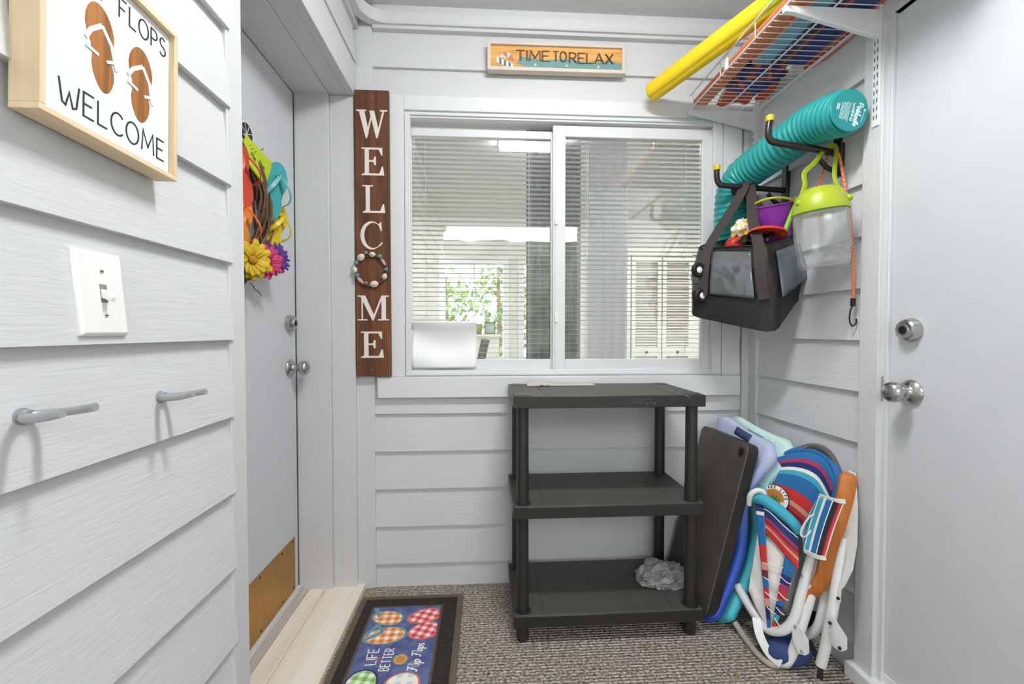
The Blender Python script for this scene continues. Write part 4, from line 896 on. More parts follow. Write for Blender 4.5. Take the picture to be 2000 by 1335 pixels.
def gingham(name, c1, c2, c3, rot, sz=.030):
    t = NT(name); v = t.co((1 / sz,) * 3, rot=(0, 0, rot)); x, y, z = t.sep(v)
    fx = t.math('GREATER_THAN', t.math('FRACT', x), .5); fy = t.math('GREATER_THAN', t.math('FRACT', y), .5)
    a = t.mix(fx, lin(c1), lin(c2)); b = t.mix(fx, lin(c2), lin(c3)); t.base(t.mix(fy, a, b)); t.set(Roughness=.9); return t.m
mp = lambda x, y: (onZ(x, y, .0098).x, onZ(x, y, .0098).y)
def pxpoly(pts): return [mp(*p) for p in pts]
def shoe(cpx, rx, ry, ang, mat, rim, nm, z=.0098):
    c = mp(*cpx); o = []; i_ = []
    for k in range(36):
        a = 2 * math.pi * k / 36; x, y = math.cos(a), math.sin(a); x *= 1; yy = y * (1 + .12 * x)
        for lst, g in ((o, 1.0), (i_, .88)):
            px_, py_ = x * rx * g, yy * ry * g; lst.append((c[0] + px_ * math.cos(ang) - py_ * math.sin(ang), c[1] + px_ * math.sin(ang) + py_ * math.cos(ang)))
    q = clip(o)
    m = MB(); m.prism(q, z, z + .0003); s = m.build('printed_sandal', rim, pr, smooth=0); pl(s, nm)
    q = clip(i_); m = MB(); m.prism(q, z + .0003, z + .0005); m.build('checked_sole', mat, pr, smooth=0)
    return c
G_OR = gingham('gingham_orange', 'FBF0E2', 'F2B183', 'E8823C', 0); G_RD = gingham('gingham_red', 'FBE9E2', 'F08A86', 'DE4157', .35); G_GN = gingham('gingham_green', 'F3F6E6', 'B3D793', '7DB95A', .2)
rim_t = plain('print_teal', '7FB3C0', .9); rim_r = plain('print_coral', 'F08B78', .9); rim_d = plain('print_navy', '3A3566', .9)
shoe((757, 1206), .062, .042, -.25, G_OR, rim_t, 'orange checked sandal print, far one'); shoe((751, 1241), .078, .045, .15, G_OR, rim_t, 'orange checked sandal print, near one', .0103)
shoe((829, 1202), .066, .042, .35, G_RD, rim_r, 'red checked sandal print, far one'); shoe((829, 1231), .060, .045, .35, G_RD, rim_r, 'red checked sandal print, near one', .0103)
shoe((704, 1332), .052, .050, .6, G_GN, rim_d, 'green checked sandal print'); shoe((785, 1334), .055, .045, .0, gingham('gingham_aqua', 'F5F3EC', 'F6EFDD', 'BFE0DC', 0, .035), rim_r, 'aqua striped sandal print', .0098)
FM = Fm((0, 0, .0), (1, 0, 0), (0, 1, 0))
for pts in ([(736, 1185), (741, 1204)], [(713, 1240), (725, 1232), (738, 1221), (748, 1232)], [(712, 1250), (728, 1243), (748, 1233)]):
    m = MB(); w_ = .014
    q = pxpoly(pts); q = [(min(max(a, px0 + .008), px1), min(b, py1 - .004)) for a, b in q]; poly_stroke(m, q, w_, .0109, .0116, FM); m.build('sandal_strap', rim_t, pr, smooth=0)
M_PW = plain('print_white', 'F4F1EA', .9, var=.05)
def matwrite(text, bl, tl_end, hpx, w, slant=0, gap=.18):
    """baseline from pixel bl to pixel tl_end, letter tops hpx to the left"""
    a, b = V((*mp(*bl), 0)), V((*mp(*tl_end), 0)); F = Fm((a.x, a.y, .0099), b - a, V((-1, 0, 0))); h = hpx
    m = MB(); write_fit(m, text, 0, (b - a).length, 0, h, w, F, gap=gap, slant=slant); return m.build('lettering', M_PW, pr, smooth=0)
matwrite('LIFE', (733, 1297), (741, 1266), .034, .0035)
matwrite('BETTER', (758, 1309), (771, 1266), .030, .0032)
matwrite('qlip', (813, 1312), (822, 1288), .034, .0042, .15, .1); matwrite('qlops', (821, 1282), (829, 1256), .032, .0038, .15, .08)
c = mp(782, 1287); m = MB()
m.prism([(c[0] + (.026 if k % 2 else .019) * math.cos(2 * math.pi * k / 40), c[1] + (.026 if k % 2 else .019) * math.sin(2 * math.pi * k / 40)) for k in range(40)], .0098, .0102); m.build('printed_sun', plain('print_yellow', 'F2CE62', .9), pr, smooth=0)
m = MB(); m.prism([(c[0] + .015 * math.cos(2 * math.pi * k / 24), c[1] + .015 * math.sin(2 * math.pi * k / 24)) for k in range(24)], .0102, .0104); m.build('printed_sun_disc', plain('print_orange', 'EC9C62', .9), pr, smooth=0)
c = mp(738, 1287); m = MB(); m.prism([(c[0] + (.012 if k % 2 else .007) * math.cos(2 * math.pi * k / 10), c[1] + (.012 if k % 2 else .007) * math.sin(2 * math.pi * k / 10)) for k in range(10)], .0098, .0102); m.build('printed_flower', plain('print_pink', 'E4637A', .9), pr, smooth=0)
# ---- dry leaves on the carpet
M_LEAF = plain('dry_leaf', 'C99A4E', .7, var=.2)
for i, (x, y, r_) in enumerate(((1262, 1265, .011), (1438, 1318, .011), (1415, 1283, .008))):
    c = onZ(x, y, .004); m = MB(); an = i * 1.3
    m.grid(lambda u, v: c + V(((u - .5) * 2 * r_ * math.cos(an) - (v - .5) * r_ * math.sin(math.pi * u) * math.sin(an), (u - .5) * 2 * r_ * math.sin(an) + (v - .5) * r_ * math.sin(math.pi * u) * math.cos(an), .002 + .004 * abs(v - .5) + .003 * math.sin(u * 5))), 8, 4)
    tag(m.build('dry_leaf', M_LEAF, solid=.0004), ['yellow dry leaf on the carpet in front of the shelving unit', 'curled tan leaf on the carpet nearest the frame edge by the chairs', 'small tan leaf on the carpet left of the beach chairs'][i], 'leaf', 'dry leaves on the carpet')
# ================================================================== RIGHT WALL: wire shelf and what lies on it
def P3(x, y, Y): return onY(x, y, Y)
SZ = 2.02; SX0, SX1 = .862, 1.148; SY0, SY1 = .86, 1.825
ws_ = thing('wire_shelf', (RX, 1.35, SZ), 'white wire shelf on brackets high on the right wall', 'shelf')
m = MB(); y = SY0; n = 0
while y <= SY1 + .001:
    m.tube([(SX0, y, SZ + .052), (SX0 + .0005, y, SZ + .004), (SX0 + .006, y, SZ), (SX1, y, SZ)], .0016, 6) if n % 8 == 4 else m.tube([(SX0, y, SZ), (SX1, y, SZ)], .0016, 6)
    y += .0262; n += 1
m.build('cross_wires', M_WMET, ws_)
for nm, x, z in (('front_rail', SX0, SZ - .003), ('front_rail', SX0 - .002, SZ + .052), ('middle_rail', (SX0 + SX1) / 2, SZ - .004), ('back_rail', SX1, SZ - .004)):
    m = MB(); m.tube([(x, SY0, z), (x, SY1 + .004, z)], .003, 8); m.build(nm, M_WMET, ws_)
m = MB(); c = P3(1436, 97, 1.55); m.box((SX0 - .006, c.y - .008, SZ - .006), (SX0 + .003, c.y + .008, SZ + .056)); m.build('rail_clip', M_WPLAS, ws_, bevel=.002)
for Yb_ in (onX(1712, 140, RX - .022).y, 1.838):
    m = MB(); t = .0075
    F = Fm((0, Yb_, 0), (1, 0, 0), (0, 0, 1))
    m.prism([(SX0 - .004, SZ - .005), (RX - .012, SZ - .005), (RX - .012, SZ - .085), (RX - .03, SZ - .082), (SX0 + .02, SZ - .024), (SX0 - .004, SZ - .022)], -t, t, F); m.build('bracket', M_WMET, ws_, bevel=.0015)
    zb = onX(1712, 246, RX - .022).z if Yb_ < 1.6 else 1.2
    m = MB(); m.box((RX - .024, Yb_ - .012, zb), (RX - .010, Yb_ + .012, SZ + .12)); s = m.build('standard', M_WMET, ws_, bevel=.0015)
    m = MB(); z = zb + .02
    while z < SZ - .09:
        for q in (-.005, .005): m.box((RX - .0244, Yb_ + q - .0016, z), (RX - .0238, Yb_ + q + .0016, z + .013))
        z += .024
    m.build('slots', plain('slot_dark', '5E6064', .7), s, smooth=0)
# orange foam float along the front edge
M_OR = plain('orange_foam', 'F08A5A', .6, var=.06); M_ORD = plain('orange_red_cloth', 'E4602F', .65, var=.08)
def slabthing(name, x0, x1, y0, y1, z0, z1, mats, label, cat, colfn, nx=12, rnd=.012, wav=0.0):
    def fn(u, v):
        p = []
        return None
    m = MB(); ny = 24
    ring = rrect(x1 - x0, z1 - z0, min(rnd, (z1 - z0) / 2.1), 4)
    k = len(ring)
    for j in range(ny):
        for i in range(k):
            pts = []
            for (jj, ii) in ((j, i), (j + 1, i), (j + 1, (i + 1) % k), (j, (i + 1) % k)):
                f = jj / ny; r_ = ring[ii]; px_ = x0 + r_[0]; pz = z0 + r_[1]
                pz += wav * noise.noise((px_ * 14, f * 9, 3)) * (r_[1] / (z1 - z0))
                pts.append((px_, y0 + (y1 - y0) * f, pz))
            m.add(pts, [(0, 1, 2, 3)], None, 0)
    for f in (0, 1): m.add([(x0 + r_[0], y0 + (y1 - y0) * f, z0 + r_[1] + wav * noise.noise(((x0 + r_[0]) * 14, f * 9, 3)) * (r_[1] / (z1 - z0))) for r_ in ring], [tuple(range(k))])
    return tag(m.build(name, mats), label, cat)
def stripes_x(name, stops, x0, x1, rough=.7):
    """cloth with woven stripes running along y"""
    t = NT(name); x, y, z = t.sep(t.co()); half = (x1 - x0) / 2
    f = t.math('DIVIDE', t.math('ADD', x, half), 2 * half); f = t.math('ADD', f, t.math('MULTIPLY', t.math('SUBTRACT', t.noise(t.co((6, 2, 6)), 1, 2), .5), .05))
    t.base(t.ramp(f, stops)); t.set(Roughness=rough); t.bump(t.noise(t.co((200, 200, 200)), 1, 2), .3, .002); return t.m
zf = SZ + .0025
slabthing('foam_float', .868, .928, .9, 1.815, zf, zf + .032, M_OR, 'orange foam slab along the front edge of the wire shelf', 'foam float', None, rnd=.014)
slabthing('beach_mat', .934, 1.142, .9, 1.52, zf, zf + .035, stripes_x('striped_mat', [(0, 'F2A27A'), (.06, '6FA3BE'), (.26, '74A9C4'), (.33, '2E2C4E'), (.45, '3A2E55'), (.5, '59365E'), (.53, 'D2653A'), (.56, '4A3460'), (.62, '2C3B78'), (.9, '31427F'), (.94, 'DF5E30'), (1, 'E4602F')], .934, 1.142),
          'folded beach mat with blue, purple and orange stripes on the wire shelf', 'beach mat', None, rnd=.012, wav=.012)
m = MB()  # orange hem hanging over the back wire
m.sweep(sm([(1.1535, .92, zf + .006), (1.154, 1.2, zf + .002), (1.1545, 1.42, zf - .003), (1.154, 1.55, zf + .004)], 6), [(.006 * math.cos(a * .7854), .016 * math.sin(a * .7854)) for a in range(8)], up=(0, 0, 1))
tag(m.build('rolled_towel', M_ORD), 'orange red rolled towel squeezed between the wire shelf and the wall', 'towel')
# crumpled navy and orange bundle at the far end
bc = V((1.035, 1.645, zf + .033)); rr = random.Random(8)
def bund(u, v):
    th, ph = u * 2 * math.pi, math.pi * v; d = V((math.sin(ph) * math.cos(th), math.sin(ph) * math.sin(th), -math.cos(ph)))
    f = 1 + .3 * noise.noise(d * 2.1) - .22 * abs(noise.noise(d * 4.4)); p = bc + V((d.x * .098, d.y * .115, d.z * .042)) * f; p.x = min(p.x, 1.155); p.z = max(p.z, zf + .0005 - (.0)); return p
bd = thing('cloth_bundle', (bc.x, bc.y, zf), 'crumpled navy and orange cloth bundle at the far end of the wire shelf', 'cloth bundle')
t = NT('navy_print'); nz = t.noise(t.co((9, 9, 9)), 1, 2, .5, .8); t.base(t.ramp(nz, [(.40, '27346E'), (.5, '2B3B80'), (.53, '8C3A3C'), (.58, 'D9663A'), (.64, '49294F'), (.7, '27346E')])); t.set(Roughness=.7)
m = MB(); m.grid(bund, 60, 30, closeu=True); m.build('cloth', t.m, bd)
M_CREAM = plain('cream_trim', 'EDE2D2', .7)
m = MB(); m.grid(lambda u, v: V((.96 + .12 * u, 1.72 + .085 * v - .03 * u, zf + .002 + .03 * (1 - v) + .008 * math.sin(u * 9 + v * 3))), 14, 10); m.build('orange_flap', M_ORD, bd, solid=.004)
m = MB(); m.tube(sm([(.958, 1.715, zf + .034), (.962, 1.765, zf + .014), (.975, 1.802, zf + .005), (1.03, 1.786, zf + .004), (1.082, 1.772, zf + .008), (1.082, 1.74, zf + .02)], 5), .0035, 6); m.build('cream_edge', M_CREAM, bd)
for k in range(3):
    m = MB(); m.tube(sm([(1.10 + .014 * k, 1.66, zf + .03), (1.112 + .014 * k, 1.72, zf + .022), (1.108 + .013 * k, 1.765, zf + .006 + .004 * k)], 5), .010, 8); m.build('folded_edge', M_ORD, bd)
# yellow and green swim noodle lying on the lip of the shelf
A_, B_ = P3(1271, 182, 1.80), P3(1512, -8, 1.33); dv = (B_ - A_)
A_ = V((A_.x, 1.80, 2.098)); A2 = P3(1271, 182, 1.80); A_ = A2
B_ = V((.958, 1.30, SZ + .052 + .068)); dv = B_ - A_; E_ = A_ + dv * 1.6
t = NT('noodle_foam'); x, y, z = t.sep(t.co()); t.base(t.ramp(t.math('ADD', t.math('MULTIPLY', y, 1.0), .5), [(.0, '84B82C'), (.40, '98C030'), (.52, 'DCCB28'), (.62, 'EFCF24'), (1, 'EFCF24')])); t.set(Roughness=.55); t.b.inputs['Specular IOR Level'].default_value = .35
prof = []
for k in range(48):
    a = 2 * math.pi * k / 48; r_ = .0385 - .0035 * (.5 + .5 * math.cos(6 * a)) ** 3; prof.append((r_ * math.cos(a), r_ * math.sin(a)))
pts = [A_ + dv * 1.6 * f for f in (0, .004, .012, .03, .25, .5, .75, 1)]; sc = [.80, .92, .98, 1, 1, 1, 1, 1]
m = MB(); m.sweep(pts, prof, scale=sc, up=(0, 0, 1)); nd = m.build('swim_noodle', t.m, smooth=50, off=(A_ + E_) / 2); tag(nd, 'yellow swim noodle fading to green, lying across the front of the wire shelf', 'swim noodle')
# ================================================================== STORAGE HOOKS
M_HK = plain('black_vinyl', '2B2521', .28, var=.06); M_YC = plain('yellow_cap', 'F4D414', .4)
def hook(wp, el, tp, label, Y):
    w_ = V((RX - .014, Y, P3(*wp, Y).z)); e = P3(*el, Y); t_ = P3(*tp, Y)
    h = thing('storage_hook', w_, label, 'hook', 'black storage hooks on the right wall')
    m = MB(); m.tube(sm([w_, (w_ + e) / 2 + V((.02, 0, 0)), e + V((.03, 0, .0)), e + V((.008, 0, .008)), e + V((0, 0, .03)), t_], 7), .0105, 14); m.build('arm', M_HK, h)
    m = MB(); u = (t_ - e).normalized(); m.tube([t_ - u * .012, t_ - u * .002, t_ + u * .006, t_ + u * .008], .0125, 14, radii=[.0122, .0128, .0122, .009]); pl(m.build('end_cap', M_YC, h), 'yellow end cap')
    m = MB(); m.box((RX - .022, Y - .017, w_.z - .075), (RX - .006, Y + .017, w_.z + .17)); m.build('wall_plate', M_HK, h, bevel=.005)
    m = MB(); m.tube(sm([(RX - .018, Y, w_.z - .06), (RX - .055, Y, w_.z - .045), (RX - .085, Y, w_.z - .012)], 5), .0075, 10); m.build('brace', M_HK, h)
    return w_, e
HN = hook((1630, 300), (1500, 278), (1504, 230), 'black storage hook with yellow tip nearer the camera, under the teal roll', 1.385)
HF = hook((1530, 372), (1400, 362), (1400, 326), 'black storage hook with yellow tip nearer the window, holding the tote bag', 1.64)
# ================================================================== TEAL RIBBED FLOAT ROLL
rT = .0645
c0 = P3(1657, 218, 1.25)
ztop = lambda H, px, py, Y: P3(px, py, Y).z + .0105 + rT * 1.035
p1 = P3(1588, 262, 1.385); p1.z = ztop(HN, 1575, 290, 1.385); p2 = P3(1470, 335, 1.64); p2.z = ztop(HF, 1455, 367, 1.64)
ax = sm([c0, p1, p1.lerp(p2, .5), p2, p2 + V((-.016, .055, -.022)), p2 + V((-.026, .085, -.075)), p2 + V((-.028, .093, -.15)), p2 + V((-.024, .095, -.26))], 22)
# resample evenly, with ribs
def resample(P, n):
    L = [0]
    for i in range(1, len(P)): L.append(L[-1] + (P[i] - P[i - 1]).length)
    out = []; j = 0
    for k in range(n + 1):
        s_ = L[-1] * k / n
        while j < len(L) - 2 and L[j + 1] < s_: j += 1
        f = (s_ - L[j]) / max(1e-9, L[j + 1] - L[j]); out.append(P[j].lerp(P[j + 1], f))
    return out, L[-1]
ax, LT = resample(ax, 340); pitch = .0215
sc = []
for k in range(341):
    s_ = LT * k / 340; r_ = rT * (1 + .035 * math.cos(2 * math.pi * s_ / pitch)) if s_ > .014 else rT * (.97 if s_ > .003 else .94); sc.append(r_)
tr = thing('float_roll', c0, 'thick ribbed teal float roll resting on two black hooks', 'float')
M_TEAL = plain('teal_foam', '2DB0AC', .35, var=.05, bump=.06, bscale=200); M_TEALC = plain('teal_cap', '239FA3', .5, var=.04)
m = MB(); m.tube(ax, rT, 36, radii=sc); m.build('ribbed_body', M_TEAL, tr, smooth=60)
nrm = (ax[0] - ax[3]).normalized(); FC = Fm(ax[0], nrm.cross(V((0, 0, 1))) * -1, (0, 0, 1))
if (FC.to_3x3() @ V((0, 0, 1))).dot(nrm) < 0: FC = Fm(ax[0], nrm.cross(V((0, 0, 1))), (0, 0, 1))
m = MB(); m.lathe([(0, -.001), (.058, -.001), (.0595, .0015), (.057, .004), (0, .0042)], 40, FC); cap = m.build('end_disc', M_TEALC, tr)
FCr = FC @ Matrix.Translation((0, 0, .0044)) @ Matrix.Rotation(R(-104), 4, 'Z'); m = MB(); M_CW = plain('print_pale', 'DFF3F0', .6)
write_fit(m, 'Pool', -.033, .002, .020, .017, .003, FCr, (0, .0004), .12, 0, .2); write_fit(m, 'Noodle', -.008, .038, .018, .016, .003, FCr, (0, .0004), .12, 0, .1)
m.build('lettering', M_CW, cap, smooth=0)
m = MB(); write_fit(m, 'WARNING', -.026, .026, .006, .0075, .0016, FCr, (0, .0004), .18); m.build('lettering', M_CW, cap, smooth=0)
m = MB(); rr = random.Random(3)
for k in range(7):
    x = -.032 + .002 * k
    while x < .030 - .003 * (k % 3):
        l_ = rr.uniform(.002, .006); poly_stroke(m, [(x, -.0015 - k * .0042), (x + l_, -.0015 - k * .0042)], .0013, 0, .0004, FCr); x += l_ + .0012
m.build('fine_print', M_CW, cap, smooth=0)
m = MB()
for k in range(2): poly_stroke(m, [(-.013, -.035 - k * .005), (.006, -.035 - k * .005)], .0026, 0, .0004, FCr)
poly_stroke(m, [(-.012, .0445), (.022, .0415)], .0011, 0, .0004, FCr); poly_stroke(m, arc(-.016, .045, .0025, .0025, 0, 360, 10), .0016, 0, .0004, FCr); poly_stroke(m, arc(-.035, .0135, .0022, .0022, 0, 360, 8), .001, 0, .0004, FCr)
m.build('small_marks', M_CW, cap, smooth=0)
# ================================================================== TOTE BAG
TB_bot = [P3(1341, 614, 1.70), P3(1512, 652, 1.475), P3(1566, 575, 1.565), P3(1440, 560, 1.80)]
TB_mid = [P3(1341, 575, 1.70), P3(1513, 585, 1.47), P3(1577, 535, 1.55), P3(1440, 520, 1.81)]
TB_top = [P3(1357, 486, 1.715), P3(1500, 478, 1.50), P3(1552, 462, 1.575), P3(1440, 455, 1.80)]
def ringpts(Q, n=7, r=.16):
    """rounded quad ring"""
    out = []
    for i in range(4):
        p, q, s_ = Q[i - 1], Q[i], Q[(i + 1) % 4]; a = q.lerp(p, r); b = q.lerp(s_, r); 
        for k in range(4): t_ = k / 3; out.append((a * (1 - t_) ** 2 + q * 2 * t_ * (1 - t_) + b * t_ * t_))
        for k in range(1, n): out.append(b.lerp(s_.lerp(q, r), k / n))
    return out
tb = thing('tote_bag', (TB_bot[1] + TB_bot[3]) / 2, 'black mesh beach tote with clear front pocket hanging from the far hook', 'bag')
rings = [ringpts(TB_bot), ringpts([a.lerp(b, .55) for a, b in zip(TB_bot, TB_mid)]), ringpts(TB_mid)]
M_BAGB = plain('bag_canvas', '191817', .5, var=.1, bump=.2, bscale=90); M_MESH = sheer('bag_mesh', '24211F', .72, .32); M_MESHC = sheer('bag_clear_mesh', '50555C', .62, .25)
def skin(rings, mi=0, cap=False):
    m = MB(); n = len(rings[0]); vs = [p for r_ in rings for p in r_]; fs = []
    for j in range(len(rings) - 1):
        for i in range(n): fs.append((j * n + i, j * n + (i + 1) % n, (j + 1) * n + (i + 1) % n, (j + 1) * n + i))
    if cap: fs.append(tuple(range(n))[::-1])
    m.add(vs, fs); return m
n_r = len(rings[0])
cen = sum(TB_mid, V((0, 0, 0))) / 4
def crease(Q, k, amp): return [p + (p - cen) * V((1, 1, 0)) .length * 0 + V((amp * noise.noise(p * 22 + V((k, 0, 0))), amp * noise.noise(p * 24 + V((0, k, 5))), amp * .6 * noise.noise(p * 19 + V((k, 2, 0))))) for p in Q]
rb = [crease(r_, i, .006) for i, r_ in enumerate(rings)]
skin(rb, cap=True).build('base', M_BAGB, tb, smooth=60)
upr = [rb[-1]]
for f in (.18, .36, .54, .72, .88, 1.0):
    bul = math.sin(math.pi * f) * .012; Q = ringpts([a.lerp(b, f) for a, b in zip(TB_mid, TB_top)]); Q = [p + ((p - cen) * V((1, 1, 0)).length).normalized() * 0 + V(((p - cen).x, (p - cen).y, 0)).normalized() * bul for p in Q]; upr.append(crease(Q, 10 + f * 7, .007))
skin(upr).build('mesh_body', M_MESH, tb, smooth=60)
# front face frame for pocket and straps: from top edge A'->B' down
A0, B0 = TB_mid[0], TB_mid[1]; A1, B1 = TB_top[0], TB_top[1]
def front(u, v, out=.012):
    p = A0.lerp(B0, u).lerp(A1.lerp(B1, u), v); nrm_ = (B0 - A0).cross(A1 - A0).normalized()
    if nrm_.y > 0: nrm_ = -nrm_
    return p + nrm_ * (out + .012 * math.sin(math.pi * max(0, min(1, v))))
m = MB(); m.grid(lambda u, v: front(.30 + .50 * u, .02 + .88 * v - .04 * u, .010) + V((0, -.003 * abs(noise.noise((u * 5, v * 2 + u * 3, 1))), 0)), 16, 14); m.build('clear_pocket', plain('clear_vinyl', '66686A', .08, var=.3, spec=.9), tb, solid=.0015)
m = MB(); m.grid(lambda u, v: TB_mid[1].lerp(TB_mid[2], .08 + .84 * u).lerp(TB_top[1].lerp(TB_top[2], .08 + .84 * u), .0 + .86 * v) + V((.010, -.013 - .014 * math.sin(3.14 * v) * math.sin(3.14 * u), 0)), 10, 10); m.build('clear_end', plain('grey_vinyl', '646A74', .2, var=.3), tb, solid=.0015)
M_WEB = plain('webbing', '3A3230', .7, bump=.4, bscale=500)
hk = V((P3(1455, 368, 1.64).x, 1.64, P3(1455, 368, 1.64).z + .0))
nrmf = (front(.3, .5, .02) - front(.3, .5, 0)).normalized()
for (u, off_) in ((.22, -.012), (.90, .012)):
    m = MB(); pts = sm([front(u, -.02, .013), front(u, .5, .014), front(u, .95, .014), front(u, 1.0, .013).lerp(hk, .4), front(u, 1, .01).lerp(hk + V((off_, -.012, -.01)), .8), hk + V((off_, -.013, .002)), hk + V((off_, .0, .0125)), hk + V((off_, .013, .0))], 6); m.strap(pts, .036, .0025, nrmf); m.build('strap', M_WEB, tb)
for (u, off_) in ((.25, -.030), (.8, .030)):
    q = TB_top[3].lerp(TB_top[2], u); m = MB(); pts = sm([q + V((0, 0, -.05)), q, q.lerp(hk, .6), hk + V((off_, .013, -.005)), hk + V((off_, .0, .0125))], 6); m.strap(pts, .03, .0025, (.5, .8, 0)); m.build('strap', M_WEB, tb)
m = MB(); rim = [p + V((0, 0, .001)) for p in upr[-1]]; m.tube(rim, .0035, 6, True); m.build('rim', M_BAGB, tb)
# crumpled mesh folds over the top right
m = MB(); m.grid(lambda u, v: TB_top[1].lerp(TB_top[2], v).lerp(TB_top[0].lerp(TB_top[3], v), u * .55) + V((0, 0, .012 + .03 * abs(noise.noise((u * 5, v * 4, 4))) + .02 * math.sin(3.14 * v))), 18, 14); m.build('top_fold', M_MESH, tb, solid=.001)
# toy truck wheels seen through the mesh at the left end
tt = thing('toy_truck', P3(1362, 552, 1.69), 'dark toy truck with two white hubbed wheels inside the left end of the tote', 'toy')
m = MB(); c = P3(1385, 552, 1.725); m.box((c.x - .03, c.y - .02, c.z - .055), (c.x + .03, c.y + .03, c.z + .075)); m.build('body', plain('olive_toy', '4E5A34', .5), tt, bevel=.01)
for (x, y) in ((1364, 527), (1370, 577)):
    c = P3(x, y, 1.648); F = Fm(c, (1, .15, 0), (0, 0, 1)); nn = F.to_3x3() @ V((0, 0, 1))
    m = MB(); m.lathe([(.012, -.008), (.024, -.010), (.0285, -.004), (.0285, .004), (.024, .010), (.012, .008), (.012, -.008)], 24, F); wl = m.build('wheel', M_BLACK, tt)
    m = MB(); m.lathe([(0, -.008), (.0125, -.007), (.0125, .007), (.006, .010), (0, .010)], 16, F); m.build('hub', M_WPLAS, wl)
# bucket, spade, discs, cloth in the bag
bk = P3(1513, 455, 1.60); axb = (P3(1510, 392, 1.60) - bk).normalized(); axb = (axb + V((-.12, -.18, 0))).normalized(); FBk = Fm(bk, axb.orthogonal(), axb.cross(axb.orthogonal()))
FBk = Matrix.Translation(bk) @ axb.to_track_quat('Z', 'Y').to_matrix().to_4x4()
b_ = thing('toy_bucket', bk, 'purple toy bucket with yellow handle in the tote bag', 'bucket')
m = MB(); m.lathe([(0, -.03), (.046, -.03), (.048, -.027), (.064, .098), (.068, .100), (.068, .105), (.061, .105), (.045, -.024), (0, -.024)], 32, FBk); m.build('body', plain('purple_plastic', 'A43CC0', .35, var=.05), b_)
m = MB(); hc = [FBk @ V((.070 * math.cos(R(a)), -.02 + .0 * a, .097)) for a in (0,)]
m.tube([FBk @ V((.068 * math.cos(R(a)) , -.055 * math.sin(R(a)), .098 + .030 * math.sin(R(a)))) for a in range(0, 181, 12)], .0045, 8); pl(m.build('handle', plain('yellow_plastic', 'EDE04A', .4), b_), 'yellow handle')
sp_ = thing('toy_spade', P3(1536, 452, 1.525), 'green toy spade handle sticking up beside the purple bucket', 'toy spade')
m = MB(); m.tube([P3(1530, 458, 1.525), P3(1556, 392, 1.525)], .0085, 10); m.tube([P3(1551, 386, 1.53), P3(1563, 396, 1.52)], .007, 10); m.build('handle', plain('green_plastic', '8FD32C', .4), sp_)
dk = P3(1498, 456, 1.545); m = MB(); m.lathe([(0, .008), (.05, .008), (.062, .004), (.066, -.006), (.062, -.006), (.058, .0), (0, .0)], 32, Matrix.Translation(dk) @ Matrix.Rotation(R(10), 4, 'Y') @ Matrix.Rotation(R(-8), 4, 'X'))
tag(m.build('throwing_disc', plain('red_plastic', 'EE4E33', .4)), 'red plastic disc lying under the purple bucket in the tote', 'toy disc')
c = P3(1436, 478, 1.62); m = MB(); m.grid(lambda u, v: c + V((.036 * math.sin(3.14 * v) * math.cos(6.283 * u), .03 * math.sin(3.14 * v) * math.sin(6.283 * u), -.03 * math.cos(3.14 * v))) * (1 + .12 * noise.noise((math.cos(6.283 * u) * 2, math.sin(6.283 * u) * 2, v * 4))), 24, 12, closeu=True)
tag(m.build('toy_ball', plain('red_toy', 'E23A2E', .45)), 'red toy at the left of the open tote top', 'toy')
c = P3(1452, 448, 1.63); t = NT('print_cloth'); nz = t.noise(t.co((38, 38, 38)), 1, 2, .5); t.base(t.ramp(nz, [(.36, 'F2C521'), (.45, 'F4D848'), (.48, 'F6F2EA'), (.60, 'EFE9E2'), (.64, 'B06A5A'), (.70, 'F1ECE6')])); t.set(Roughness=.6)
m = MB(); m.grid(lambda u, v: c + V((.045 * math.sin(3.14 * v) * math.cos(6.283 * u), .035 * math.sin(3.14 * v) * math.sin(6.283 * u), -.038 * math.cos(3.14 * v))) * (1 + .35 * noise.noise((math.cos(6.283 * u) * 2.2, math.sin(6.283 * u) * 2.2, v * 5)) - .2 * abs(noise.noise((math.cos(6.283 * u) * 5, math.sin(6.283 * u) * 5, v * 9)))), 40, 20, closeu=True)
tag(m.build('printed_bag', t.m, smooth=30), 'crumpled white and yellow printed wrapper at the tote top', 'wrapper')
# ================================================================== CLEAR JAR WITH LIME LID
jt, jb = P3(1601, 405, 1.30), P3(1609, 518, 1.30); axj = (jt - jb).normalized(); FJ = Matrix.Translation(jb) @ axj.to_track_quat('Z', 'Y').to_matrix().to_4x4(); hj = (jt - jb).length
jr = .0725
j = thing('bug_jar', jb, 'clear plastic jar with lime green lid and handle hanging from the near hook', 'jar')
t = NT('clear_plastic'); t.n.remove(t.b); tr_ = t.add('ShaderNodeBsdfTransparent'); tr_.inputs[0].default_value = (.93, .94, .94, 1); gl = t.add('ShaderNodeBsdfGlossy', Roughness=.08); df = t.add('ShaderNodeBsdfDiffuse'); df.inputs[0].default_value = (.85, .86, .87, 1)
lw = t.add('ShaderNodeLayerWeight', Blend=.35); m1 = t.add('ShaderNodeMixShader'); t.link(t.math('ADD', t.math('MULTIPLY', lw.outputs['Facing'], .45), .06), m1.inputs[0]); t.link(tr_.outputs[0], m1.inputs[1]); t.link(gl.outputs[0], m1.inputs[2]); m2 = t.add('ShaderNodeMixShader'); m2.inputs[0].default_value = .13; t.link(m1.outputs[0], m2.inputs[1]); t.link(df.outputs[0], m2.inputs[2]); t.link(m2.outputs[0], t.n['Material Output'].inputs[0])
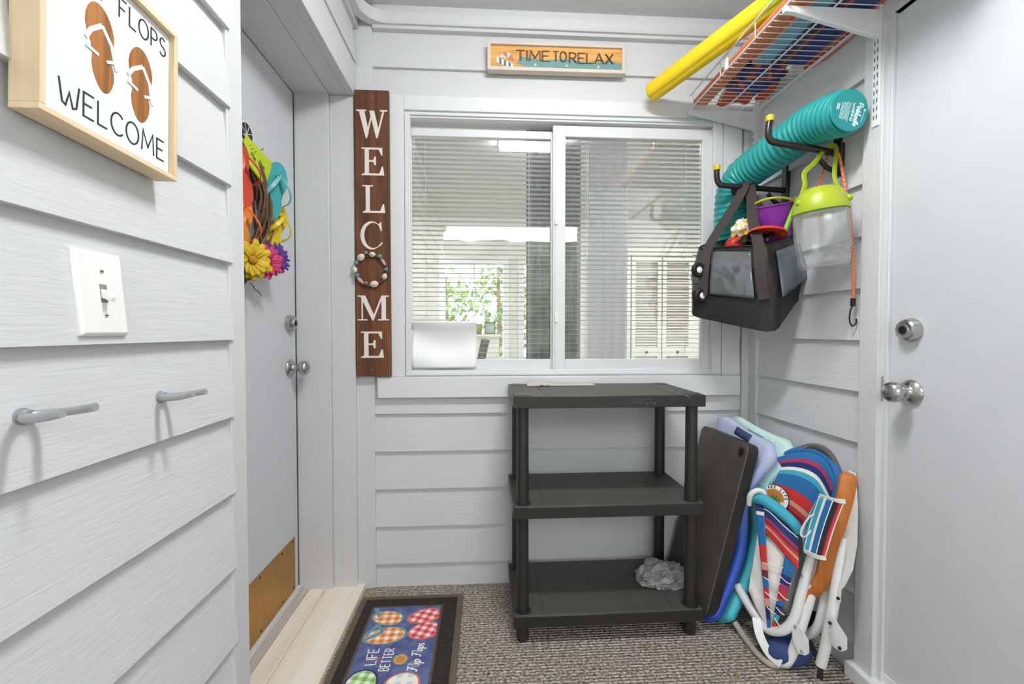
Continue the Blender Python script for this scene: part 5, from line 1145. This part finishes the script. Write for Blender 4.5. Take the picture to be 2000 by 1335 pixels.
m = MB(); m.lathe([(0, -.006), (.05, -.004), (jr * .80, -.006), (jr * .90, .002), (jr * .94, .012), (jr * .95, .04), (jr * .97, .042), (jr, .05), (jr, hj - .02), (jr * .96, hj - .008), (jr * .9, hj)], 40, FJ); m.build('jar_body', t.m, j, smooth=50)
M_LIME = plain('lime_plastic', 'B9CC2A', .38, var=.04)
m = MB(); m.lathe([(jr * .93, hj - .012), (jr * 1.04, hj - .016), (jr * 1.05, hj - .010), (jr * .98, hj + .008), (jr * .93, hj + .022), (jr * .82, hj + .040), (jr * .60, hj + .052), (jr * .55, hj + .057), (jr * .3, hj + .060), (0, hj + .060)], 40, FJ); pl(m.build('lid', M_LIME, j, smooth=45), 'lime green lid')
hook_pt = V((P3(1624, 296, 1.385).x, 1.385, P3(1624, 296, 1.385).z + .013))
hp = [P3(1590, 386, 1.33), P3(1573, 360, 1.36), P3(1572, 338, 1.38), P3(1590, 318, 1.40), hook_pt + V((-.022, -.006, .004)), hook_pt + V((-.004, -.004, .006)), hook_pt + V((.006, -.012, -.012)), P3(1629, 345, 1.36), P3(1634, 385, 1.335), P3(1643, 398, 1.325)]
hp = [jt + V((-.066, 0, .012)), P3(1572, 362, 1.335), P3(1571, 338, 1.35), P3(1592, 316, 1.37), hook_pt + V((-.016, 0, .002)), hook_pt + V((.0, -.006, .004)), hook_pt + V((.004, -.016, -.014)), P3(1631, 350, 1.32), jt + V((.055, -.045, .018))]
m = MB(); m.strap(sm(hp, 7), .013, .007, (.3, -1, .1)); m.build('handle', M_LIME, j, bevel=.0015)
for q in (hp[0], hp[-1]): m = MB(); m.ball(q, .011, 12); m.build('hinge', M_LIME, j)
# ================================================================== BUNGEE CORD
t = NT('bungee_weave'); v = t.co((170, 170, 170)); ck = t.add('ShaderNodeTexChecker', Scale=1.0); t.link(v, ck.inputs['Vector']); ck.inputs[1].default_value = lin('D9542E'); ck.inputs[2].default_value = lin('E9A070'); t.link(ck.outputs[0], t.b.inputs['Base Color']); t.set(Roughness=.7)
bgp = V((1.128, 1.385, HN[0].z + .0135))
bg = thing('bungee_cord', bgp, 'orange and red bungee cord with black hook hanging on the right siding', 'bungee cord')
pts = [P3(1652, 585, 1.30), P3(1666, 520, 1.30), P3(1662, 450, 1.305), P3(1653, 385, 1.315), P3(1643, 322, 1.345), bgp + V((.004, -.013, -.006)), bgp, bgp + V((-.002, .013, -.008)), P3(1607, 335, 1.405), P3(1598, 372, 1.405), P3(1600, 430, 1.405)]
pts[0] = P3(1666, 590, 1.30)
m = MB(); m.tube(sm(pts, 7), .0042, 8); m.build('cord', t.m, bg)
m = MB(); a = pts[0]; m.tube([a + V((0, 0, .012)), a + V((-.0005, 0, -.012))], .0068, 10); m.build('ferrule', M_BLACK, bg)
m = MB(); m.tube(sm([a + V((0, 0, -.010)), a + V((-.008, 0, -.026)), a + V((-.010, 0, -.056)), a + V((-.002, 0, -.073)), a + V((.010, 0, -.066)), a + V((.012, 0, -.050))], 6), .0023, 8); m.build('hook', M_DARKMET, bg)
# ================================================================== SADDLE FLOATS
def saddle(name, prof_px, col, dark, label, skx, skz, Y0, W, slot):
    P = sm([P3(x, y, Y0) for x, y in prof_px], 8); P, L = resample(P, 44); T = .044
    o0 = P[0]
    def pt(k, v, n):      # k index, v 0..1 across, n -1..1 through the thickness
        p = P[k]; t_ = (P[min(k + 1, 44)] - P[max(k - 1, 0)]).normalized(); nn = V((-t_.z, 0, t_.x)); s_ = k / 44
        wv = 1 - .16 * math.sin(math.pi * s_) ** 2; yy = W * (.5 + (v - .5) * wv); e = min(1, min(s_, 1 - s_) / .035); th = T * .5 * (math.sqrt(max(.02, 1 - (1 - e) ** 2)))
        cv = (2 * v - 1); ln = .028 * (1 - cv * cv) * max(0, (s_ - .55) / .45); rc = .045 * max(0, abs(cv) - .72) / .28 * (1 if s_ > .5 else -1) * min(1, abs(s_ - .5) * 2) ** 6
        q = p + t_ * (-ln * .6 - rc) + nn * (n * th - .012 * (1 - cv * cv) * math.sin(math.pi * s_))
        return V((q.x + skx * v * s_ ** 7, Y0 + yy, max(q.z + skz * v * s_ ** 2, .002)))
    m = MB(); ring = []
    for i in range(17): ring.append((i / 16, 1.0 if 0 < i < 16 else .45))
    for i in range(17): ring.append((1 - i / 16, -1.0 if 0 < i < 16 else -.45))
    k_ = len(ring); vs = [pt(k, v, n) for k in range(45) for v, n in ring]; fs = []
    for k in range(44):
        for i in range(k_): fs.append((k * k_ + i, (k + 1) * k_ + i, (k + 1) * k_ + (i + 1) % k_, k * k_ + (i + 1) % k_))
    for k in (0, 44):
        for i in range(16): fs.append((k * k_ + i, k * k_ + i + 1, k * k_ + 32 - i, k * k_ + 33 - i))
    c = thing(name, (P[0].x, Y0 + W / 2, 0), label, 'pool float', 'saddle floats leaning in the corner')
    m.add(vs, fs); m.build('foam_body', col, c, smooth=60)
    m = MB(); k0, k1, v0, v1 = slot; poly = []
    m.grid(lambda a, b: pt(int(round(k0 + (k1 - k0) * a)), v0 + (v1 - v0) * b, 1.06), k1 - k0, 8); m.build('hand_slot', dark, c, solid=.003)
    return c
def foam_toplit(name, stops, z0, z1):  # foam paler towards the top, the light from above put into its colour
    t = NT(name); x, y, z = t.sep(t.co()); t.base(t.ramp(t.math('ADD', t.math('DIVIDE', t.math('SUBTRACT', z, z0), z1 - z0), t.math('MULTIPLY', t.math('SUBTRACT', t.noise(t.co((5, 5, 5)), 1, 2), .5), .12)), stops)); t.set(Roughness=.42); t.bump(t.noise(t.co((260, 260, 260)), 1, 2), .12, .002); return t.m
saddle('saddle_float', [(1390, 1231), (1408, 1195), (1432, 1148), (1456, 1092), (1462, 1042), (1462, 1000), (1470, 965), (1490, 930), (1510, 900), (1534, 873)], foam_toplit('foam_blue', [(0, '2B50BE'), (.45, '3E62C4'), (.70, '7C8FC8'), (.85, 'A9B1D2'), (1, 'BCC2DA')], 0, .72), plain('slot_navy', '3A4670', .6), 'periwinkle blue saddle float leaning just behind the loose shelf panel', -.058, .075, 1.497, .30, (41, 43, .36, .62))
saddle('saddle_float', [(1420, 1233), (1438, 1195), (1464, 1148), (1488, 1090), (1494, 1040), (1492, 1000), (1498, 965), (1514, 935), (1542, 902), (1568, 866)], foam_toplit('foam_aqua', [(0, '4CC3CF'), (.45, '5CC9D0'), (.70, '8ED3D2'), (.85, 'BEE0DB'), (1, 'CDE6E1')], 0, .72), plain('slot_teal', '3F9490', .6), 'pale aqua saddle float leaning between the blue float and the wall', -.085, .065, 1.505, .30, (40, 42, .40, .64))
# ================================================================== BEACH CHAIRS
def cY(px, py): return 1.345 + .00034 * (1300 - py) - .00131 * (px - 1520)
def C(px, py, dy=0.0): return P3(px, py, cY(px, py) + dy)
CB, CT, CN, CWt, CR, CM, CPk, CMg, CK = [plain('canvas_' + n, c, .75, var=.07, bump=.25, bscale=500) for n, c in (('blue', '2C7FC4'), ('turquoise', '4CC2DC'), ('navy', '26387C'), ('white', 'F3F0EC'), ('red', 'EB3B3B'), ('maroon', '8E2C46'), ('pink', 'F4B4A0'), ('magenta', 'C23E72'), ('black', '2B2426'))]
CM_ALL = [CB, CT, CN, CWt, CR, CM, CPk, CMg, CK]
def weld(o, solid):
    me = o.data; bm = bmesh.new(); bm.from_mesh(me); bmesh.ops.remove_doubles(bm, verts=bm.verts, dist=1e-5); bmesh.ops.recalc_face_normals(bm, faces=bm.faces); bm.to_mesh(me); bm.free()
    sd = o.modifiers.new('solid', 'SOLIDIFY'); sd.thickness = solid; sd.offset = 0
    return o
def catmull1(P, t):
    n = len(P) - 1; f = min(max(t, 0), 1) * n; i = min(int(f), n - 1); u = f - i; a, b, c, d = P[max(i - 1, 0)], P[i], P[i + 1], P[min(i + 2, n)]
    return .5 * ((2 * b) + (c - a) * u + (2 * a - 5 * b + 4 * c - d) * u * u + (3 * b - a - 3 * c + d) * u ** 3)
def patch(name, top, bot, bands, parent, nu=24, bulge=0.0, solid=.003, wr=0.0):
    """cloth between two curves; bands = (upper end, colour index) down the cloth"""
    m = MB(); v0 = 0.0
    for v1, ci in bands:
        r_ = max(1, int((v1 - v0) * 26))
        for j in range(r_):
            va, vb = v0 + (v1 - v0) * j / r_, v0 + (v1 - v0) * (j + 1) / r_
            row = []
            for v in (va, vb):
                for i in range(nu + 1):
                    u = i / nu; p = catmull1(top, u).lerp(catmull1(bot, u), v); p = p + V((-.35, -1, .1)).normalized() * (bulge * math.sin(math.pi * u) * math.sin(math.pi * v) + wr * noise.noise((u * 4, v * 6, len(name)))); row.append(p)
            k = nu + 1; m.add(row, [(i, i + 1, k + i + 1, k + i) for i in range(nu)], None, ci)
        v0 = v1
    o = m.build(name, CM_ALL, parent, solid=0, smooth=80)
    return weld(o, solid)
M_TUBE = plain('white_tube', 'E6E6E4', .32, var=.03)
bcA = thing('beach_chair', (C(1525, 1305).x, C(1525, 1305).y, 0), 'folded beach chair with blue and red striped canvas and a wooden armrest', 'beach chair', 'folded beach chairs')
bcB = thing('beach_chair', (C(1600, 1300).x, C(1600, 1300).y, 0), 'second folded beach chair with a white plastic arm, tucked against the right wall', 'beach chair', 'folded beach chairs')
D2 = .045
# back canvas
patch('back_canvas', [C(1464, 915, D2), C(1500, 900, D2), C(1560, 882, D2), C(1607, 893, D2), C(1633, 940, .01)], [C(1452, 962, D2), C(1478, 968, D2), C(1515, 1000, D2), C(1552, 1033, .02), C(1585, 1062, .0)],
      [(.10, 0), (.16, 7), (.24, 2), (.29, 3), (.36, 1), (.56, 0), (.71, 4), (.77, 6), (.83, 4), (.91, 5), (1, 2)], bcA, bulge=.01)
m = MB(); m.tube(sm([C(1455, 935, D2 + .012), C(1500, 903, D2 + .014), C(1560, 879, D2 + .014), C(1609, 891, D2 + .01), C(1636, 942, .02), C(1600, 1062, .01)], 7), .0115, 10); m.build('back_tube', CB, bcA)
# round patch
o = C(1511, 973, D2 - .020); u_ = C(1540, 990, D2 - .018) - o; v_ = C(1514, 940, D2 - .016) - o; FPt = Fm(o, u_, v_); nz_ = FPt.to_3x3() @ V((0, 0, 1))
if nz_.y > 0: FPt = Fm(o, -u_, v_)
circ = lambda r_, n=32: [(r_ * math.cos(2 * math.pi * k / n), r_ * math.sin(2 * math.pi * k / n)) for k in range(n)]
rp = .049
m = MB(); m.prism(circ(rp), -.003, 0, FPt); pt_ = m.build('round_patch', CK, bcA, smooth=0)
m = MB(); m.prism(circ(rp * .955), 0, .0006, FPt); m.build('white_ring', CWt, pt_, smooth=0)
m = MB(); m.prism(circ(rp * .68), .0006, .0011, FPt); m.build('sunset_disc', plain('patch_orange', 'E0923C', .7, var=.2), pt_, smooth=0)
m = MB(); m.prism([(rp * .66 * math.cos(R(a)), rp * .66 * math.sin(R(a))) for a in range(-120, 20, 10)], .0011, .0015, FPt); m.build('pale_water', plain('patch_water', 'E8EDE2', .7), pt_, smooth=0)
m = MB(); rr = random.Random(6)
for k in range(9):
    a = k * 2 * math.pi / 9; l_ = rp * rr.uniform(.28, .4); seg(m, (.004, -.004), (.004 + l_ * math.cos(a), -.004 + l_ * math.sin(a)), .006, .0015, .0021, FPt)
m.build('palm_print', plain('patch_green', '5B8F3A', .7, var=.2), pt_, smooth=0)
m = MB(); txt = 'LAKE LIFE'
for i, chh in enumerate(txt):
    a = R(152 - i * 15.5); q = FPt @ Matrix.Translation((rp * .735 * math.cos(a), rp * .735 * math.sin(a), .0006)) @ Matrix.Rotation(a - math.pi / 2, 4, 'Z'); write(m, chh, -.0035, 0, .0088, .0021, q, xs=1.0)
m.build('lettering', CK, pt_, smooth=0)
# seat roll and hanging canvas
m = MB(); rl_ = sm([C(1462, 968, -.02), C(1485, 972, -.03), C(1520, 995, -.03), C(1550, 1022, -.025), C(1561, 1040, -.015)], 8); m.tube(rl_, .017, 14, radii=[.021 - .0065 * (i / (len(rl_) - 1)) ** 2 for i in range(len(rl_))]); m.build('seat_roll', CT, bcA)
m = MB(); m.tube(sm([C(1463, 985, -.035), C(1466, 966, -.05), C(1480, 957, -.045), C(1492, 962, -.03), C(1493, 970, -.02)], 7), .0085, 8); m.build('white_loop', CWt, bcA)
patch('seat_canvas', [C(1474, 982, -.03), C(1500, 992, -.035), C(1530, 1020, -.03), C(1559, 1044, -.02)], [C(1482, 1030, -.03), C(1505, 1050, -.032), C(1535, 1085, -.03), C(1560, 1112, -.02)],
      [(.07, 2), (.11, 3), (.36, 2), (.46, 7), (.54, 5), (.66, 4), (.76, 6), (1, 4)], bcA, bulge=.006)
bs = [(.05, 2), (.08, 3), (.32, 0), (.46, 4), (.52, 6), (.58, 5), (.66, 0), (.74, 4), (.80, 6), (.90, 2), (1, 0)]
patch('side_canvas', [C(1475, 985, -.034), C(1492, 988, -.036)], [C(1500, 1236, -.028), C(1506, 1236, -.028)], bs, bcA, nu=4)
patch('side_canvas', [C(1533, 1085, -.028), C(1556, 1098, -.022)], [C(1505, 1236, -.026), C(1512, 1236, -.026)], [(.22, 0), (.34, 2), (.42, 7), (.55, 4), (.62, 0), (.75, 2), (.85, 1), (1, 4)], bcA, nu=4)
patch('seat_liner', [C(1482, 1030, -.02), C(1510, 1045, -.02), C(1553, 1085, -.015)], [C(1462, 1152, -.01), C(1482, 1198, -.01), C(1512, 1240, -.015)], [(1, 3)], bcA, bulge=.004, wr=.006)
for i, (a, b) in enumerate((((1484, 1095), (1530, 1108)), ((1490, 1125), (1524, 1140)), ((1494, 1155), (1520, 1172)), ((1498, 1185), (1516, 1198)), ((1524, 1125), (1545, 1140)), ((1520, 1155), (1540, 1172)), ((1516, 1185), (1532, 1200)), ((1512, 1205), (1524, 1222)))):
    m = MB(); a_, b_2 = C(*a, -.033), C(*b, -.033); m.tube(sm([a_, a_.lerp(b_2, .5) + V((0, -.004, -.004)), b_2], 5), .0016, 6); m.build('lacing_cord', CWt, bcA)
# tubes of the front chair
rT2 = .0148
m = MB(); m.tube(sm([C(1597, 1040, .0), C(1583, 1095, -.005), C(1565, 1160, -.01), C(1552, 1205, -.015), C(1533, 1228, -.02), C(1508, 1231, -.02), C(1488, 1218, -.01), C(1462, 1180, .01), C(1440, 1143, .03)], 8), rT2, 14); m.build('seat_tube', M_TUBE, bcA)
m = MB(); m.tube(sm([C(1616, 1040, .012), C(1603, 1095, .008), C(1578, 1180, .004), C(1552, 1262, .0), C(1538, 1291, -.002), C(1520, 1300 - 8, -.004)], 8), rT2, 14); m.build('leg_tube', M_TUBE, bcA)
m = MB(); m.tube(sm([C(1556, 1085, .03), C(1545, 1140, .03), C(1534, 1190, .03)], 6), .011, 12); m.build('inner_tube', M_TUBE, bcA)
m = MB(); m.strap(sm([C(1477, 1205, -.03), C(1484, 1240, -.035), C(1503, 1276, -.03), C(1526, 1296, -.022)], 6), .026, .005, (-.4, -1, .1)); m.build('flat_link', M_TUBE, bcA, bevel=.001)
m = MB()
def plate(px_pts, dy, t_=.005):
    P = [C(x, y, dy) for x, y in px_pts]; n = len(P); d = V((-.3, -1, 0)).normalized() * t_
    m = MB(); m.add(P + [p - d for p in P], [tuple(range(n)), tuple(range(n, 2 * n))[::-1]] + [(i, (i + 1) % n, n + (i + 1) % n, n + i) for i in range(n)]); return m
hp_ = plate([(1546, 1222), (1552, 1213), (1560, 1220), (1580, 1250), (1581, 1275), (1573, 1280), (1558, 1276), (1549, 1250)], -.022).build('hinge_plate', M_TUBE, bcA, bevel=.0012)
for (x, y) in ((1553, 1223), (1566, 1272)): m = MB(); m.ball(C(x, y, -.026), .0045, 10); m.build('rivet', M_CHROME, hp_)
m = MB(); m.ball(C(1566, 1123, -.022), .004, 10); m.build('rivet', M_CHROME, bcA)
# wooden armrest
ar = [C(1656, 935, -.004), C(1650, 970, -.006), C(1636, 1020, -.006), C(1620, 1075, -.004), C(1609, 1118, -.002), C(1598, 1146, .0)]
m = MB(); arP = sm(ar, 8); wds = [1.0] * len(arP)
prof = [(.024 * (1 if abs(c_) > .2 else 1) * c_ / max(abs(c_), abs(s_)) ** .5, .012 * s_ / max(abs(c_), abs(s_)) ** .5) for c_, s_ in [(math.cos(R(a)), math.sin(R(a))) for a in range(0, 360, 20)]]
ext = [arP[0] + (arP[0] - arP[3]).normalized() * d for d in (.020, .018, .012, .005)]
sc = [.35, .62, .86, .97] + [1 - .10 * i / len(arP) for i in range(len(arP))]
m.sweep(ext + arP, prof, up=(-.45, -1, 0), scale=sc); m.build('armrest', M_ARM, bcA)
m = MB(); m.sweep(sm([C(1606, 1135, .0), C(1596, 1150, .002), C(1585, 1158, .004), C(1577, 1180, .004)], 6), [(q[0] * .62, q[1]) for q in prof], up=(-.45, -1, 0)); m.sweep(sm([C(1612, 1085, .014), C(1600, 1105, .014), C(1590, 1140, .012)], 5), [(q[0] * .5, q[1]) for q in prof], up=(-.45, -1, 0)); m.build('armrest_bracket', M_ARM, bcA)
# striped pouch on the arm
m = MB(); q4 = [C(1600, 966, -.05), C(1651, 977, -.05), C(1612, 1090, -.05), C(1569, 1075, -.05)]
cols = [(.0, .04, 3), (.04, .18, 1), (.18, .26, 3), (.26, .46, 0), (.46, .50, 3), (.50, .72, 8), (.72, .78, 5), (.78, .93, 4), (.93, 1.0, 3)]
def pq(u, v):
    p = q4[0].lerp(q4[1], u).lerp(q4[3].lerp(q4[2], u), v); return p + V((-.3, -1, 0)).normalized() * (.014 * math.sin(math.pi * u) - .006 * math.sin(math.pi * v))
for a, b, ci in cols:
    k_ = 3
    for i in range(k_):
        ua, ub = a + (b - a) * i / k_, a + (b - a) * (i + 1) / k_
        for j in range(12):
            m.add([pq(ua, j / 12), pq(ub, j / 12), pq(ub, (j + 1) / 12), pq(ua, (j + 1) / 12)], [(0, 1, 2, 3)], None, 3 if j in (0, 11) and False else ci)
pch = weld(m.build('arm_pouch', CM_ALL, bcA), .002)
for v_ in (0.01, .99): m = MB(); m.strap([pq(u / 10, v_) + V((0, -.002, 0)) for u in range(11)], .012, .003, (-.3, -1, 0)); m.build('white_hem', CWt, pch)
m = MB(); m.tube(sm([pq(.05, .35), C(1580, 1010, -.05), C(1567, 1030, -.045), C(1565, 1045, -.045), C(1574, 1047, -.05), pq(.1, .62)], 6), .003, 6); m.build('tie_cord', CWt, pch)
patch('pouch_side', [pq(.02, .03), pq(.0, .5), pq(.0, .97)], [C(1590, 985, -.03), C(1566, 1032, -.02), C(1570, 1068, -.03)], [(.5, 1), (.75, 3), (1, 0)], pch)
# second chair: grey back, arm, tubes, hinge plate
m = MB(); m.sweep(sm([C(1555, 880, .075), C(1590, 872, .068), C(1620, 888, .058), C(1638, 925, .050), C(1640, 960, .046)], 8), [(.012 * math.cos(R(a)), .026 * math.sin(R(a))) for a in range(0, 360, 30)], up=(-.5, -1, .3)); m.build('back_canvas', plain('grey_canvas', '6A6866', .85, bump=.3, bscale=300), bcB)
pa_ = [(1658, 918), (1672, 925), (1676, 990), (1675, 1060), (1667, 1112), (1650, 1146), (1643, 1152), (1643, 1177), (1631, 1177), (1632, 1150), (1642, 1135), (1654, 1090), (1650, 1060), (1640, 1040), (1650, 980)]
P_ = [C(x, y, .006 - .0 * x) for x, y in pa_]; P_ = [V((min(p.x, 1.143), p.y, p.z)) for p in P_]
m = MB(); n = len(P_); d = V((-.5, -1, 0)).normalized() * .010; m.add(P_ + [p - d * .8 for p in P_], [tuple(range(n)), tuple(range(n, 2 * n))[::-1]] + [(i, (i + 1) % n, n + (i + 1) % n, n + i) for i in range(n)]); an = m.build('white_arm', plain('arm_plastic', 'E2E1DC', .4), bcB, bevel=.002)
m = MB(); m.ball(C(1637, 1168, -.008), .005, 10); m.build('rivet', M_DARKMET, an)
m = MB(); m.tube(sm([C(1650, 1050, .014), C(1640, 1100, .014), C(1626, 1190, .016), C(1612, 1262, .03), C(1603, 1298, .04)], 8), rT2, 14); m.build('leg_tube', M_TUBE, bcB)
m = MB(); m.tube(sm([C(1632, 1060, .03), C(1622, 1110, .03), C(1608, 1185, .035), C(1598, 1222, .04), C(1578, 1238, .05), C(1560, 1230, .06)], 8), rT2, 14); m.build('seat_tube', M_TUBE, bcB)
m = MB(); m.tube(sm([onZ(1436, 1216, .03), onZ(1455, 1245, .0125), onZ(1478, 1274, .0115), onZ(1500, 1293, .0115), onZ(1520, 1299, .0115)], 8), .0105, 12); pl(m.build('foot_tube', plain('aged_tube', 'D2C6B4', .45, var=.08), bcB), 'yellowed tube')
hp_ = plate([(1618, 1212), (1626, 1205), (1634, 1212), (1655, 1245), (1655, 1268), (1644, 1273), (1628, 1264), (1622, 1240)], .0).build('hinge_plate', M_TUBE, bcB, bevel=.0012)
for (x, y) in ((1621, 1216), (1640, 1265)): m = MB(); m.ball(C(x, y, -.006), .005, 10); m.build('rivet', M_DARKMET, hp_)
m = MB(); m.grid(lambda u, v: C(1566 + 36 * u, 1188 + 46 * v + 6 * u, .055 + .01 * math.sin(4 * u)), 6, 6); m.build('black_canvas', CK, bcB, solid=.004)
m = MB(); m.strap(sm([C(1578, 1245, .06), onZ(1592, 1275, .05), onZ(1602, 1300, .02), onZ(1601, 1325, .004)], 6), .016, .003, (0, -.6, 1)); m.build('black_strap', CK, bcB)
# round navy pillow on the floor under the chairs
c = onZ(1556, 1319, 0) + V((.01, .052, 0)); m = MB(); m.ball((c.x, c.y, .043), (.075, .05, .043), 28)
tag(m.build('round_pillow', plain('navy_pillow', '3B5088', .8, bump=.4, bscale=300), smooth=80), 'round navy pillow lying on the carpet under the beach chairs', 'pillow')
